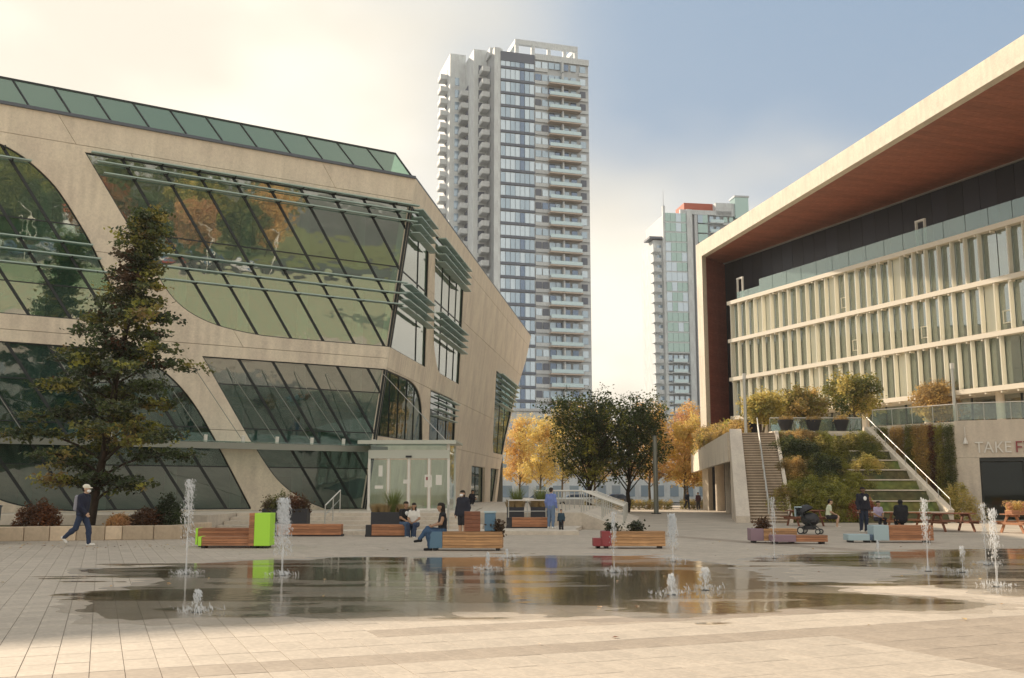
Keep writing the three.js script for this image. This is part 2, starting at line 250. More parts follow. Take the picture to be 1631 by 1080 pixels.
const G2 = [[6.3, 16.4], [16.2, 16.5], [20.4, 8.78], ...curve([[13.6, 8.78], [12.6, 8.95], [11.5, 9.5], [10.3, 10.3], [9.3, 11.7]], 12)];
const G3 = [[0.0, 7.45], ...curve([[4.6, 7.48], [5.6, 7.47], [7.0, 7.33], [8.2, 7.05], [9.4, 6.45], [10.2, 5.7]], 14), [11.4, 4.1], [0.0, 3.9]];
const G4 = [[11.35, 7.5], ...curve([[17.6, 7.55], [18.6, 7.53], [19.6, 7.42], [20.4, 7.1], [20.9, 6.5]], 10), [22.2, 4.35], [13.1, 4.35]];
const G5 = [[36.3, 11.72], [51.0, 11.72], [48.1, 6.4], [47.7, 4.64], [41.6, 4.62], [40.3, 5.5]];
const G6 = [[30.9, 3.15], [38.0, 3.15], [40.6, 0.02], [33.2, 0.02]], G7 = [[41.4, 3.2], [46.6, 3.2], [46.9, 0.02], [44.0, 0.02]];
const outline1 = [[-27, -0.75], [cornerS(-0.75), -0.75], [cornerS(17.8), 17.8], [-27, 17.8]];
const outline2 = [[0, -0.75], [48.8, -0.75], [47.6, 3.4], [48.5, 6.4], [51.4, 11.7], [54.6, 14.9], [56, 17.75], [0, 17.8]];
const library = thing('library_building', 'tan concrete library with raked green glass windows and leaning corner', 'building');
const centreOf = (g) => g;
{
  const TH = 0.55, ev = new Evaluator(); ev.attributes = ['position', 'normal', 'uv'];
  const plate = (outline, holes) => { const s = poly(outline); for (const h of holes) s.holes.push(new THREE.Path(h.map((p) => new THREE.Vector2(p[0], p[1])))); const g = new THREE.ExtrudeGeometry(s, { depth: TH, bevelEnabled: false }); g.translate(0, 0, -TH); return new Brush(g); };
  const pieces = (outline, holes, basis, cells) => {
    const src = plate(outline, holes); src.updateMatrixWorld();
    for (const cell of cells) {
      const g = new THREE.ExtrudeGeometry(poly(cell), { depth: TH + 1, bevelEnabled: false }); g.translate(0, 0, -TH - 0.5); const b = new Brush(g); b.updateMatrixWorld();
      const r = ev.evaluate(src, b, INTERSECTION); const q = flat(r.geometry.clone()); if (!q.attributes.position || q.attributes.position.count < 3) continue;
      const q2 = uvm(q); q2.applyMatrix4(basis); q2.computeVertexNormals(); obj('concrete_panel', q2, M.libraryConcrete, library);
    }
  };
  const e = 0.011, quad = (s0, s1, h0, h1, k = 0) => [[s0 + e + k * h0, h0 + e], [s1 - e + k * h0, h0 + e], [s1 - e + k * h1, h1 - e], [s0 + e + k * h1, h1 - e]];
  const K = SL, off = -K * 16.3; // raked joints
  const cells1 = []; for (const [h0, h1] of [[-0.8, 3.95], [3.95, 8.05], [8.05, 11.9], [11.9, 16.6], [16.6, 18]]) { const xs = h0 > 16 ? [-30 + off, -23 + off, -15.6 + off, -3 + off, 3 + off] : [-30 + off, -22.9 + off, -8 + off, 16 + off]; const use = h0 > 16 ? xs.map((x) => x - 0) : h0 < 12 && h0 > 4 ? [-40 + off, -13.2 + off, 20 + off] : [-40 + off, 20 + off]; for (let i = 0; i + 1 < use.length; i++) cells1.push(quad(use[i], use[i + 1], h0, h1, K)); }
  pieces(outline1, [WA, WB, WC, WD].map((w) => w.map(([s, h]) => [Math.min(s, cornerS(h) - 0.02), h])), B1, cells1);
  const cells2 = []; for (const [h0, h1, xs] of [[-0.8, 4.2, [-5, 28, 70]], [4.2, 7.55, [-5, 24, 33, 70]], [7.55, 13.1, [-5, 29, 70]], [13.1, 16.55, [-5, 33, 80]], [16.55, 18, [-5, 20, 42, 80]]]) for (let i = 0; i + 1 < xs.length; i++) cells2.push(quad(xs[i], xs[i + 1], h0, h1, 0));
  pieces(outline2, [G1, G2, G3, G4, G5, G6, G7].map((w) => w.map(([s, h]) => [Math.max(s, 0.02), h])), B2, cells2);
  // glazing: window > pane, mullion, transom, frame
  const glaze = (W, basis, mulls, rows, depth, slope, glass = M.libraryGlass) => {
    const win = new THREE.Group(); win.name = 'window'; library.add(win);
    const hs = [-2, ...rows, 30], ss = [-200, ...mulls, 200];
    for (let i = 0; i + 1 < ss.length; i++) for (let j = 0; j + 1 < hs.length; j++) {
      let P = clipHalf(W, 0, 1, hs[j] + 0.03); P = clipHalf(P, 0, -1, -hs[j + 1] + 0.03); P = clipHalf(P, 1, -slope, ss[i] + 0.03); P = clipHalf(P, -1, slope, -ss[i + 1] + 0.03);
      if (P.length < 3) continue; let ar = 0; P.forEach((p, k) => { const q = P[(k + 1) % P.length]; ar += p[0] * q[1] - q[0] * p[1]; }); if (Math.abs(ar) < 0.06) continue;
      const g = new THREE.ShapeGeometry(poly(P)); g.translate(0, 0, -depth); const q = uvm(g); q.applyMatrix4(basis); q.computeVertexNormals(); const uv = q.attributes.uv, ku = i * 0.83 + j * 1.7; for (let n = 0; n < uv.count; n++) uv.setXY(n, uv.getX(n) + ku, uv.getY(n) + ku * 0.6);
      obj('pane', q, glass, win);
    }
    const put = (a, b, name, w = 0.06, d = 0.13) => obj(name, bar(V(a[0], a[1], -depth).applyMatrix4(basis), V(b[0], b[1], -depth).applyMatrix4(basis), w, d), M.darkSteel, win);
    for (const s of mulls) for (const [a, b] of segIn(W, [s + slope * -1, -1], [s + slope * 19, 19])) put(a, b, 'mullion');
    for (const h of rows) for (const [a, b] of segIn(W, [-40, h], [60, h])) put(a, b, 'transom', 0.08, 0.05);
    const fr = []; W.forEach((p, i) => { const q = W[(i + 1) % W.length]; if (Math.hypot(p[0] - q[0], p[1] - q[1]) > 0.02) fr.push(bar(V(p[0], p[1], -depth + 0.02).applyMatrix4(basis), V(q[0], q[1], -depth + 0.02).applyMatrix4(basis), 0.1, 0.1)); });
    obj('frame', fr, M.darkSteel, win); return win;
  };
  const ms = (a, b) => { const out = []; for (let k = a; k <= b; k++) out.push(mu0 + 1.742 * k - SL * 16.3); return out; };
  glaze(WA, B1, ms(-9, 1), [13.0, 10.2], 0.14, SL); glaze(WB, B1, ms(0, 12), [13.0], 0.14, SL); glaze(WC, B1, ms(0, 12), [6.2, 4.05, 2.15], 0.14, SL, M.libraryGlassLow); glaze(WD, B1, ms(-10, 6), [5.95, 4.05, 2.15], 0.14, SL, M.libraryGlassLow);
  const m2 = (a, b, d) => { const o = []; for (let s = a; s < b; s += d) o.push(s); return o; };
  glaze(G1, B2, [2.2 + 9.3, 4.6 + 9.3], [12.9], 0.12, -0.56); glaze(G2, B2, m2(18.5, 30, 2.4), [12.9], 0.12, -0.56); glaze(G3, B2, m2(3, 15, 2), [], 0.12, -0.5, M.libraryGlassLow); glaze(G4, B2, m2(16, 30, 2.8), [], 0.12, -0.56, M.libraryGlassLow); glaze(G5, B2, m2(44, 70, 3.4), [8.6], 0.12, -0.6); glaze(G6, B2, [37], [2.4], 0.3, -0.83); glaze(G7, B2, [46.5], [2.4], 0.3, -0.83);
  // sunshade blades on brackets in front of the glass
  const blade = (basis, s0, s1, h, o, d = 0.26, t = 0.05) => obj('sunshade_blade', bar(V(s0, h, o).applyMatrix4(basis), V(s1, h, o).applyMatrix4(basis), d, t), M.teal, library);
  for (const h of [16.28, 15.9, 15.42]) blade(B1, -15.2 + (16.32 - h) * 0.713, cornerS(h) + 0.3, h, 0.3);
  for (const h of [12.1, 11.52, 10.94]) { blade(B1, h > 11.6 ? -12.3 : h > 11.2 ? -11.95 : -11.45, cornerS(h) + 0.3, h, 0.3); blade(B1, -26, h > 12 ? -14.75 : h > 11.3 ? -14.35 : -13.95, h, 0.3); }
  for (const h of [16.28, 15.45]) blade(B1, -26, h > 16 ? -20.6 : -17.6, h, 0.3);
  const br = []; for (let k = -7; k <= 9; k++) for (const h of [16.28, 15.9, 15.42, 12.1, 11.52, 10.94]) { const s = mu0 + 1.742 * k + SL * (h - 16.3); if (inPoly(WB, s, h - 0.05) > 0 || inPoly(WA, s, h - 0.05) > 0) br.push(bar(at1(s, h, -0.16), at1(s, h, 0.36), 0.06, 0.1)); }
  obj('sunshade_bracket', br, M.darkSteel, library);
  for (const [h0, n] of [[16.2, 4], [12.1, 4]]) for (let k = 0; k < n; k++) { const h = h0 - k * 0.42; const run = (a, b) => { for (let s = a; s < b - 0.3; s += 2.2) obj('sunshade_blade', bar(at2(s, h, 0.35), at2(Math.min(s + 2.05, b), h, 0.35), 0.5, 0.05), M.teal, library); }; const sh = -0.56 * (h - 16.35); run(0.3, 4.4 + sh); run(6.6 + sh, 16.0 + sh); }
  for (let k = 0; k < 4; k++) { const h = 7.2 - k * 0.42; obj('sunshade_blade', bar(at2(12 - 0.5 * (h - 7.5), h, 0.3), at2(19.6, h, 0.3), 0.4, 0.06), M.teal, library); }
  for (let k = 0; k < 6; k++) { const h = 11.5 - k * 0.5; obj('sunshade_blade', bar(at2(37 - 0.6 * (h - 11.7), h, 0.3), at2(50.2 + 0.55 * (h - 11.7), h, 0.3), 0.5, 0.06), M.teal, library); }
  // corner post of the glazing
  for (const [h0, h1] of [[8.66, 16.3], [0, 7.46]]) obj('corner_mullion', bar(at1(cornerS(h0) + 0.02, h0, -0.1), at1(cornerS(h1) + 0.02, h1, -0.1), 0.2, 0.2), M.darkSteel, library);
  // coping and raked glass skylight above facade one
  obj('coping', bar(at1(-27, 17.86, -0.15), at1(cornerS(17.86) - 0.05, 17.86, -0.15), 0.5, 0.14), M.slateTrim, library);
  obj('coping', bar(at2(0.1, 17.86, -0.2), at2(56, 17.8, -0.2), 0.4, 0.1), M.slateTrim, library);
  const sky = new THREE.Group(); sky.name = 'skylight'; library.add(sky);
  const lo = (s) => at1(s, 17.93, -0.2), hi = (s) => at1(s, 17.93, -0.2).addScaledVector(N1, -0.95).add(V(0, 1.5, 0)), rk = -0.72, sEnd = 0.62;
  const quadGeo = (a, b, c, d) => { const g = new THREE.BufferGeometry(); g.setAttribute('position', new THREE.Float32BufferAttribute([a, b, c, a, c, d].flatMap((v) => v.toArray()), 3)); g.computeVertexNormals(); return uvm(g); };
  for (let k = 0; k <= 16; k++) { const s1 = sEnd - k * 1.742, s0 = s1 - 1.742; if (s0 < -28) break;
    obj('pane', quadGeo(lo(s0 - rk * (k ? 1 : 1)), lo(k ? s1 - rk : sEnd + 0.5), hi(s1), hi(s0)), M.skylightGlass, sky);
    obj('mullion', bar(lo(s0 - rk), hi(s0), 0.08, 0.08), M.darkSteel, sky); }
  obj('ridge_rail', bar(hi(-27.5), hi(sEnd), 0.1, 0.1), M.darkSteel, sky);
  const tail = at2(4.2, 17.93, -0.3), g = new THREE.BufferGeometry(); g.setAttribute('position', new THREE.Float32BufferAttribute([lo(sEnd + 0.62), tail, hi(sEnd)].flatMap((v) => v.toArray()), 3)); g.computeVertexNormals(); obj('end_pane', uvm(g), M.railGlass, sky);
  obj('mullion', bar(lo(sEnd + 0.6), hi(sEnd), 0.08, 0.08), M.darkSteel, sky); obj('mullion', bar(tail, hi(sEnd), 0.08, 0.08), M.darkSteel, sky);
  // body behind the shell: floors, roof, back walls
  const planAt = (h, inset) => [at1(-26.9, h, -inset), at1(cornerS(h) - inset * 0.5, h, -inset), at2(48 + 0.2 * h, h, -inset), at2(48 + 0.2 * h, h, -16), at1(-26.9, h, -18)].map((v) => [v.x, v.z]);
  for (const [n, h, t] of [['floor_slab', -0.02, 0.3], ['floor_slab', 4.1, 0.45], ['floor_slab', 8.4, 0.5], ['floor_slab', 12.9, 0.4]]) obj(n, prism(planAt(h, 0.75), C0.y + h - t, C0.y + h), M.interiorFloor, library);
  obj('roof', prism(planAt(17.5, 0.6), C0.y + 17.2, C0.y + 17.6), M.interiorCeiling, library);
  obj('skylight_back', quadGeo(hi(-27.5).addScaledVector(N1, -0.05), hi(sEnd).addScaledVector(N1, -0.05), at1(sEnd, 17.6, -2.2), at1(-27.5, 17.6, -2.2)), M.interiorWall, library);
  const wall = (a, b, h0, h1) => obj('inner_wall', prism([[a[0], a[1]], [b[0], b[1]], [b[0] - 0.3, b[1] - 0.25], [a[0] - 0.3, a[1] - 0.25]], h0, h1), M.interiorWall, library);
  const P = planAt(8, 0.75); wall(P[4], P[3], 0, 18.2); wall(P[0], P[4], 0, 18.2); wall(P[2], P[3], 0, 18.2);
  for (const [h0, h1, d] of [[0, 4.1, 9], [4.1, 8.4, 7], [8.4, 12.9, 11], [12.9, 17.3, 9]]) { const q = planAt(h0, d); obj('inner_wall', prism([q[0], q[1], [q[1][0] - 0.2, q[1][1] - 0.3], [q[0][0] - 0.2, q[0][1] - 0.3]], C0.y + h0, C0.y + h1), M.interiorWall, library); }
  for (let k = 0; k < 8; k++) { const a = at1(-23 + k * 3.4, 0, -3.4); obj('column', rod(V(a.x, 0.75, a.z), V(a.x, 18.2, a.z), 0.3, 0.3, 14), M.interiorCeiling, library); }
  for (let k = 0; k < 5; k++) obj('ceiling_panel', bar(at1(-8.2 + k * 1.9, 5.5, -1.9), at1(-6.7 + k * 1.9, 5.5, -1.9), 1.6, 0.4), M.amberPanel, library);
  for (let k = 0; k < 4; k++) obj('book_shelf', bar(at1(-5 + k * 1.4, 0.9, -4.6), at1(-4 + k * 1.4, 0.9, -4.6), 0.4, 1.7), M.woodDark, library);
  std('canopySteel', L(0.24, 0.25, 0.22), 0.4, { metalness: 0.4 });
  // glass canopy on rods, and the entrance vestibule
  const can = new THREE.Group(); can.name = 'canopy'; library.add(can);
  for (let s = -26; s < -0.6; s += 1.742) obj('pane', bar(at1(s + 0.03, 3.3, 0.9), at1(s + 1.71, 3.3, 0.9), 1.7, 0.03), M.railGlass, can);
  obj('edge_beam', bar(at1(-26, 3.1, 1.8), at1(0.2, 3.1, 1.8), 0.1, 0.3), M.canopySteel, can); obj('edge_beam', bar(at1(-26, 3.12, 0.1), at1(0, 3.12, 0.1), 0.1, 0.2), M.canopySteel, can);
  for (let s = -25.2; s < -0.5; s += 1.742) obj('bracket', bar(at1(s, 3.2, 0.05), at1(s, 3.2, 1.76), 0.06, 0.16), M.canopySteel, can);
  for (const s of [-24, -20.5, -17, -13.5, -9.2, -7.4, -5.7, -3.9, -2.2, -0.5]) { obj('tie_rod', rod(at1(s, 3.35, 1.6), at1(s - 2.3 * 1.0, 7.0, -0.02), 0.018), M.canopySteel, can); obj('node', rod(at1(s, 3.26, 1.6), at1(s, 3.6, 1.6), 0.09), M.whiteMetal, can); }
  obj('tie_rod', rod(V(-3.3, 4.2, -50.8), at1(0.4, 7.2, 0), 0.02), M.steel, can);
}
std('vestMetal', L(0.5, 0.52, 0.46), 0.4, { metalness: 0.2 });
{ // entrance vestibule: glass box with sliding doors
  const v = thing('entrance_vestibule', 'pale metal and glass entrance box with sliding doors at library corner', 'entrance', [0, 0.75, 0]);
  const a = V(-7.2, 0, -50.9), b = V(-3.12, 0, -50.75), dx = b.clone().sub(a).normalize(), nz = V(-dx.z, 0, dx.x), wid = a.distanceTo(b), pt = (u, y, o) => a.clone().addScaledVector(dx, u).addScaledVector(nz, o).add(V(0, y, 0));
  obj('canopy_roof', [bar(pt(-0.5, 3.42, -1.6), pt(wid + 0.35, 3.42, -1.6), 3.9, 0.1), bar(pt(-0.5, 3.36, 0.36), pt(wid + 0.35, 3.36, 0.36), 0.06, 0.16)], M.vestMetal, v);
  obj('header', bar(pt(0, 2.78, 0), pt(wid, 2.78, 0), 0.18, 0.42), M.vestMetal, v);
  for (const u of [0.05, wid * 0.25, wid * 0.5, wid * 0.75, wid - 0.05]) obj('post', bar(pt(u, 0, 0), pt(u, 2.58, 0), 0.12, 0.12), M.whiteMetal, v);
  obj('post', bar(pt(wid - 0.05, 2.99, 0), pt(wid - 0.05, 3.34, 0), 0.12, 0.12), M.whiteMetal, v); obj('post', bar(pt(wid - 0.05, 0, -3.4), pt(wid - 0.05, 3.34, -3.4), 0.12, 0.12), M.whiteMetal, v);
  const pane = (u0, u1, y0, y1, o, name = 'door_pane') => obj(name, bar(pt(u0, (y0 + y1) / 2, o), pt(u1, (y0 + y1) / 2, o), 0.012, y1 - y0), M.clearGlass, v);
  for (let k = 0; k < 4; k++) pane(wid * k / 4 + 0.1, wid * (k + 1) / 4 - 0.1, 0.1, 2.5, 0); pane(0.1, wid - 0.15, 3.0, 3.3, 0, 'transom_pane');
  const side = (y0, y1) => { const p = pt(wid - 0.05, (y0 + y1) / 2, -0.08), q = pt(wid - 0.05, (y0 + y1) / 2, -3.3); obj('side_pane', bar(p, q, 0.012, y1 - y0), M.clearGlass, v); }; side(0.05, 3.3);
  obj('bottom_rail', bar(pt(0.1, 0.05, 0), pt(wid - 0.1, 0.05, 0), 0.06, 0.1), M.whiteMetal, v);
  obj('sensor', bar(pt(wid * 0.5 - 0.15, 2.66, 0.15), pt(wid * 0.5 + 0.15, 2.66, 0.15), 0.07, 0.09), M.black, v);
  obj('door_mat', bar(pt(0.3, 0.015, -1.5), pt(wid - 0.3, 0.015, -1.5), 2.2, 0.02), M.darkPanel, v);
  for (const [u, y, w, h, m] of [[0.62, 1.95, 0.2, 0.55, 'whiteMetal'], [0.55, 1.15, 0.42, 0.16, 'whiteMetal'], [1.95, 1.42, 0.36, 0.2, 'whiteMetal'], [3.02, 1.45, 0.36, 0.62, 'whiteMetal'], [3.55, 1.5, 0.3, 0.5, 'whiteMetal']]) { const n = obj('notice', bar(pt(u - w / 2, y, 0.014), pt(u + w / 2, y, 0.014), 0.006, h), M[m], v); if (h > 0.6) obj('notice_print', bar(pt(u - 0.11, y + 0.12, 0.02), pt(u + 0.11, y + 0.12, 0.02), 0.004, 0.16), M.red, n); }
}
// ---------------------------------------------------------------- city hall: concrete frame with timber soffit over a finned glass front
const YT = 5.4;
const hall = thing('city_hall', 'city hall with pale concrete frame, timber soffit and finned glass front', 'building');
{
  const A = V(18.34, 0, -98), tF = V(Math.sin(rad(11.2)), 0, Math.cos(rad(11.2))), S = V(21.57, 0, -99.88), tW = V(Math.sin(rad(23.4)), 0, Math.cos(rad(23.4))), nW = V(-tW.z, 0, tW.x);
  const xz = (v) => [v.x, v.z], F = (t, back = 0) => A.clone().addScaledVector(tF, t).add(V(back, 0, 0)), Wp = (s, o = 0) => S.clone().addScaledVector(tW, s).addScaledVector(nW, o);
  const END = 64, yS = 24.62, yR = 26.05;
  for (let k = 0; k < 8; k++) { const t0 = k * END / 8, t1 = (k + 1) * END / 8; obj('fascia_panel', prism([xz(F(t0 + (k ? 0.012 : 0))), xz(F(t1)), xz(F(t1, 0.6)), xz(F(t0 + (k ? 0.012 : 0), 0.6))], yS, yR), M.hallConcrete, hall); }
  obj('roof', prism([xz(F(0, 0.6)), xz(F(END, 0.6)), xz(Wp(66, -6)), xz(Wp(0, -14))], yS + 0.1, yR - 0.1), M.hallConcrete, hall);
  const I = V(18.63, 0, -96.54);
  for (let k = 0; k < 5; k++) { const y0 = 0 + k * 4.924, y1 = y0 + 4.924 - (k < 4 ? 0.012 : 0.004); obj('leg_panel', prism([xz(A), xz(I), [I.x + 0.5, I.z - 0.55], [A.x + 0.9, A.z - 0.2]], y0, y1), M.hallConcrete, hall); }
  { const d = V(S.x - I.x, 0, S.z - I.z), n = 4; for (let k = 0; k < n; k++) for (let r = 0; r < 6; r++) { const a = I.clone().addScaledVector(d, 0.13 + k * 0.87 / n + 0.002), b = I.clone().addScaledVector(d, 0.13 + (k + 1) * 0.87 / n - 0.002); obj('cladding_panel', prism([xz(a), xz(b), [b.x - 0.12, b.z - 0.12], [a.x - 0.12, a.z - 0.12]], YT + r * 3.2 + 0.006, Math.min(yS - 0.05, YT + (r + 1) * 3.2)), M.cedarDeep, hall); } }
  obj('leg_core', prism([[A.x + 0.95, A.z - 0.25], [S.x - 0.1, S.z - 0.05], [S.x + 1.6, S.z - 4.4], [A.x + 2.6, A.z - 5]], 0, yS + 0.13), M.darkPanel, hall);
  // soffit boards run from the fascia to the inner wall
  const nl = V(tW.z, 0, -tW.x), boards = [0.9, 0.96, 1, 1.05].map((t) => { const m = M.cedar.clone(); m.color.multiplyScalar(t); return m; }), R = rng(91);
  for (let s = -3.6; s < 66; s += 0.62) {
    const hit = (q) => { const p = Wp(q), dx = nl; const det = tF.x * dx.z - tF.z * dx.x, rx = p.x - (A.x + 0.6), rz = p.z - A.z, t = (rx * dx.z - rz * dx.x) / det; return A.clone().add(V(0.6, 0, 0)).addScaledVector(tF, t); };
    const a = hit(s), b = hit(s + 0.606); if (a.z < -98.6) continue; obj('soffit_board', prism([xz(a), xz(b), xz(Wp(s + 0.606)), xz(Wp(s))], yS + 0.02, yS + 0.08), boards[Math.floor(R() * 4)], hall);
  }
  obj('soffit_trim', bar(Wp(0, 0.08).setY(yS - 0.04), Wp(66, 0.08).setY(yS - 0.04), 0.14, 0.12), M.steel, hall);
  const dp = [0.85, 1, 1.2].map((t) => { const m = M.darkPanel.clone(); m.color.multiplyScalar(t); return m; });
  for (let k = 0; k < 43; k++) { const s = k * 1.5; obj('wall_panel', prism([xz(Wp(s + 0.015)), xz(Wp(s + 1.485)), xz(Wp(s + 1.485, -0.15)), xz(Wp(s + 0.015, -0.15))], k < 4 ? YT : 18, yS), dp[Math.floor(R() * 3)], hall); }
  obj('backing_wall', prism([xz(Wp(-0.5, -0.16)), xz(Wp(66, -0.16)), xz(Wp(66, -0.5)), xz(Wp(-0.5, -0.5))], YT, yS + 0.1), M.darkPanel, hall);
  // finned front
  const FO = 2.5, levels = [8.5, 12.15, 15.8, 19.45], s0 = 4.4, s1 = 48, Q = (s, o, y) => Wp(s, FO + o).setY(y);
  const shift = [0.9, 0, 0.75]; // storeys start at different places
  levels.forEach((y, k) => { const a = s0 + [0.0, 0, 0, 0][k]; obj('slab_edge', prism([xz(Q(a, 0.55)), xz(Q(s1, 0.55)), xz(Q(s1, -2.3)), xz(Q(a, -2.3))], y - 0.12, y + 0.22), M.hallBand, hall);
    for (let s = a + 0.4; s < s1; s += 1.3) if (R() < 0.8) obj('slab_bracket', bar(Q(s, 0.5, y - 0.2), Q(s, 0.05, y - 0.2), 0.12, 0.14), M.hallBand, hall); });
  obj('end_wall', bar(Q(s0 + 0.1, -0.2, 8.6), Q(s0 + 0.1, -0.2, 19.4), 0.2, 0.6), M.hallFin, hall);
  M.fin = new THREE.MeshPhysicalMaterial({ name: 'fin', color: L(0.86, 0.84, 0.75), roughness: 0.95, transmission: 0.45, thickness: 0 });
  const finH = levels[1] - levels[0] - 0.34, finG = rbox(0.11, finH, 0.36, 0.02), winG = box(1.12, finH, 0.015), spG = box(1.12, finH, 0.06), halfG = box(0.56, finH, 0.06), ang = Math.atan2(tW.x, tW.z);
  for (let f = 0; f < 3; f++) { let s = s0 + 0.25 + shift[f] * 0.2, skip = 0;
    while (s < s1 - 1.3) {
      const y = levels[f] + 0.22 + finH / 2, fin = !(skip > 0) || R() < 0.15;
      if (s > 30 && R() < 0.28 && !skip) skip = 1; else skip = 0;
      if (fin) { const m = obj('fin', finG, M.fin, hall, [0, y, 0]); m.position.copy(Q(s, 0.28, y)); m.rotation.y = ang + Math.PI / 2; }
      const r = R(), mid = Q(s + 0.6, -0.02, y);
      if (r < 0.16 && s < 34) { const m = obj('spandrel', spG, M.hallSpandrel, hall); m.position.copy(mid); m.rotation.y = ang + Math.PI / 2; }
      else { const w = obj('window_pane', winG, M.hallGlass, hall); w.position.copy(mid); w.rotation.y = ang + Math.PI / 2; if (r > 0.72 && s < 34) { const b = obj('blind', halfG, M.hallSpandrel, hall); b.position.copy(Q(s + 0.34 + R() * 0.5, -0.12, y)); b.rotation.y = ang + Math.PI / 2; } else if (r > 0.62) { const b = obj('window_frame', [bar(Q(s + 0.25, 0.03, y - 1.1), Q(s + 0.25, 0.03, y - 0.3), 0.07, 0.07), bar(Q(s + 1.05, 0.03, y - 1.1), Q(s + 1.05, 0.03, y - 0.3), 0.07, 0.07), bar(Q(s + 0.2, 0.03, y - 1.12), Q(s + 1.1, 0.03, y - 1.12), 0.07, 0.07), bar(Q(s + 0.2, 0.03, y - 0.3), Q(s + 1.1, 0.03, y - 0.3), 0.07, 0.07)], M.hallFin, hall); } }
      s += 1.2;
    } }
  for (let f = 0; f < 3; f++) obj('room_wall', prism([xz(Q(s0 + 0.3, -2.1)), xz(Q(s1, -2.1)), xz(Q(s1, -2.25)), xz(Q(s0 + 0.3, -2.25))], levels[f] + 0.25, levels[f + 1] - 0.15), M.interiorCeiling, hall);
  // glass balustrade of the roof terrace
  for (let s = 9.2; s < 48; s += 1.95) { obj('balustrade_pane', bar(Q(s, 0.35, 20.35), Q(s + 1.9, 0.35, 20.35), 0.03, 1.25), M.railGlass, hall); }
  for (let s = 5.6; s < 9; s += 1.75) obj('balustrade_pane', bar(Q(s, 0.2, 20.05), Q(s + 1.7, 0.2, 20.05), 0.03, 0.7), M.railGlass, hall);
  for (const s of [6.0, 28.2]) obj('white_frame', [[-0.4, 0, -0.4, 2], [0.4, 0, 0.4, 2]].map(([a, , b, h]) => bar(Q(s + a, s > 20 ? 0 : 0.1, 19.7), Q(s + b, s > 20 ? 0 : 0.1, 19.7 + h), 0.16, 0.16)).concat(bar(Q(s - 0.48, s > 20 ? 0 : 0.1, 21.7), Q(s + 0.48, s > 20 ? 0 : 0.1, 21.7), 0.16, 0.16)), M.whiteMetal, hall);
  // recessed storey at terrace level
  for (let s = 4.6; s < 47; s += 2.1) { obj('lobby_pane', bar(Q(s + 0.04, -2.2, YT + 1.5), Q(s + 2.02, -2.2, YT + 1.5), 0.02, 2.96), M.hallGlass, hall); obj('lobby_mullion', bar(Q(s, -2.2, YT), Q(s, -2.2, 8.4), 0.1, 0.16), M.darkSteel, hall); }
  for (let s = 8; s < 47; s += 6.4) obj('column', rod(Q(s, -0.6, YT), Q(s, -0.6, 8.38), 0.28, 0.28, 16), M.hallConcrete, hall);
}
// ---------------------------------------------------------------- raised terrace, stairs, planted slope and cafe
{
  const t = thing('raised_terrace', 'raised concrete terrace in front of the city hall', 'terrace');
  const top = [[14.2, -64.9], [23.0, -64.9], [23.95, -66.35], [27.4, -62.25], [47, -53.3], [70, -62], [56, -118], [19.4, -104]];
  obj('deck', prism(top, 4.6, YT), M.greyConcrete, t);
  const a = V(13.9, 0, -65.3), b = V(17.9, 0, -101.5), n = 7;
  for (let k = 0; k < n; k++) { const p = a.clone().lerp(b, k / n + 0.0006), q = a.clone().lerp(b, (k + 1) / n); obj('parapet_panel', prism([[p.x, p.z], [q.x, q.z], [q.x + 0.28, q.z], [p.x + 0.28, p.z]], 3.62, 5.5), M.hallConcrete, t); }
  for (const [x, z] of [[15.9, -72], [17.6, -82], [19, -93]]) obj('column', rod(V(x, 0, z), V(x, 4.6, z), 0.42, 0.42, 18), M.greyConcrete, t);
  obj('back_wall', prism([[24, -74], [55, -70], [55, -70.4], [24, -74.4]], 0, 4.6), M.greyConcrete, t);
  obj('front_curb', prism([[16.75, -65.0], [23.0, -65.0], [23.0, -65.9], [16.75, -65.9]], YT, 5.55), M.hallConcrete, t);
}
const stairAt = (u, w) => [12.85 + 0.19 * u + 0.982 * w, -55.5 - 0.982 * u + 0.19 * w];
function stairs(name, label, from, width, n, rise, run, dirX, dirZ) {
  const t = thing(name, label, 'stairs'), wx = -dirZ, wz = dirX; // width direction to the right
  for (let k = 0; k < n; k++) { const u0 = k * run, u1 = n * run + 0.02, p = (u, w) => [from[0] + dirX * u + wx * w, from[1] + dirZ * u + wz * w]; const q = Math.min(u1, u0 + run * 2), st = obj('step', prism([p(u0 + 0.05, 0), p(u0 + 0.05, width), p(q, width), p(q, 0)], k ? (k - 1) * rise : 0, (k + 1) * rise - 0.045), M.stairRiserShade, t); obj('tread', prism([p(u0 - 0.02, -0.003), p(u0 - 0.02, width + 0.003), p(u0 + run + 0.02, width + 0.003), p(u0 + run + 0.02, -0.003)], (k + 1) * rise - 0.045, (k + 1) * rise), M.stairStone, st); }
  return t;
}
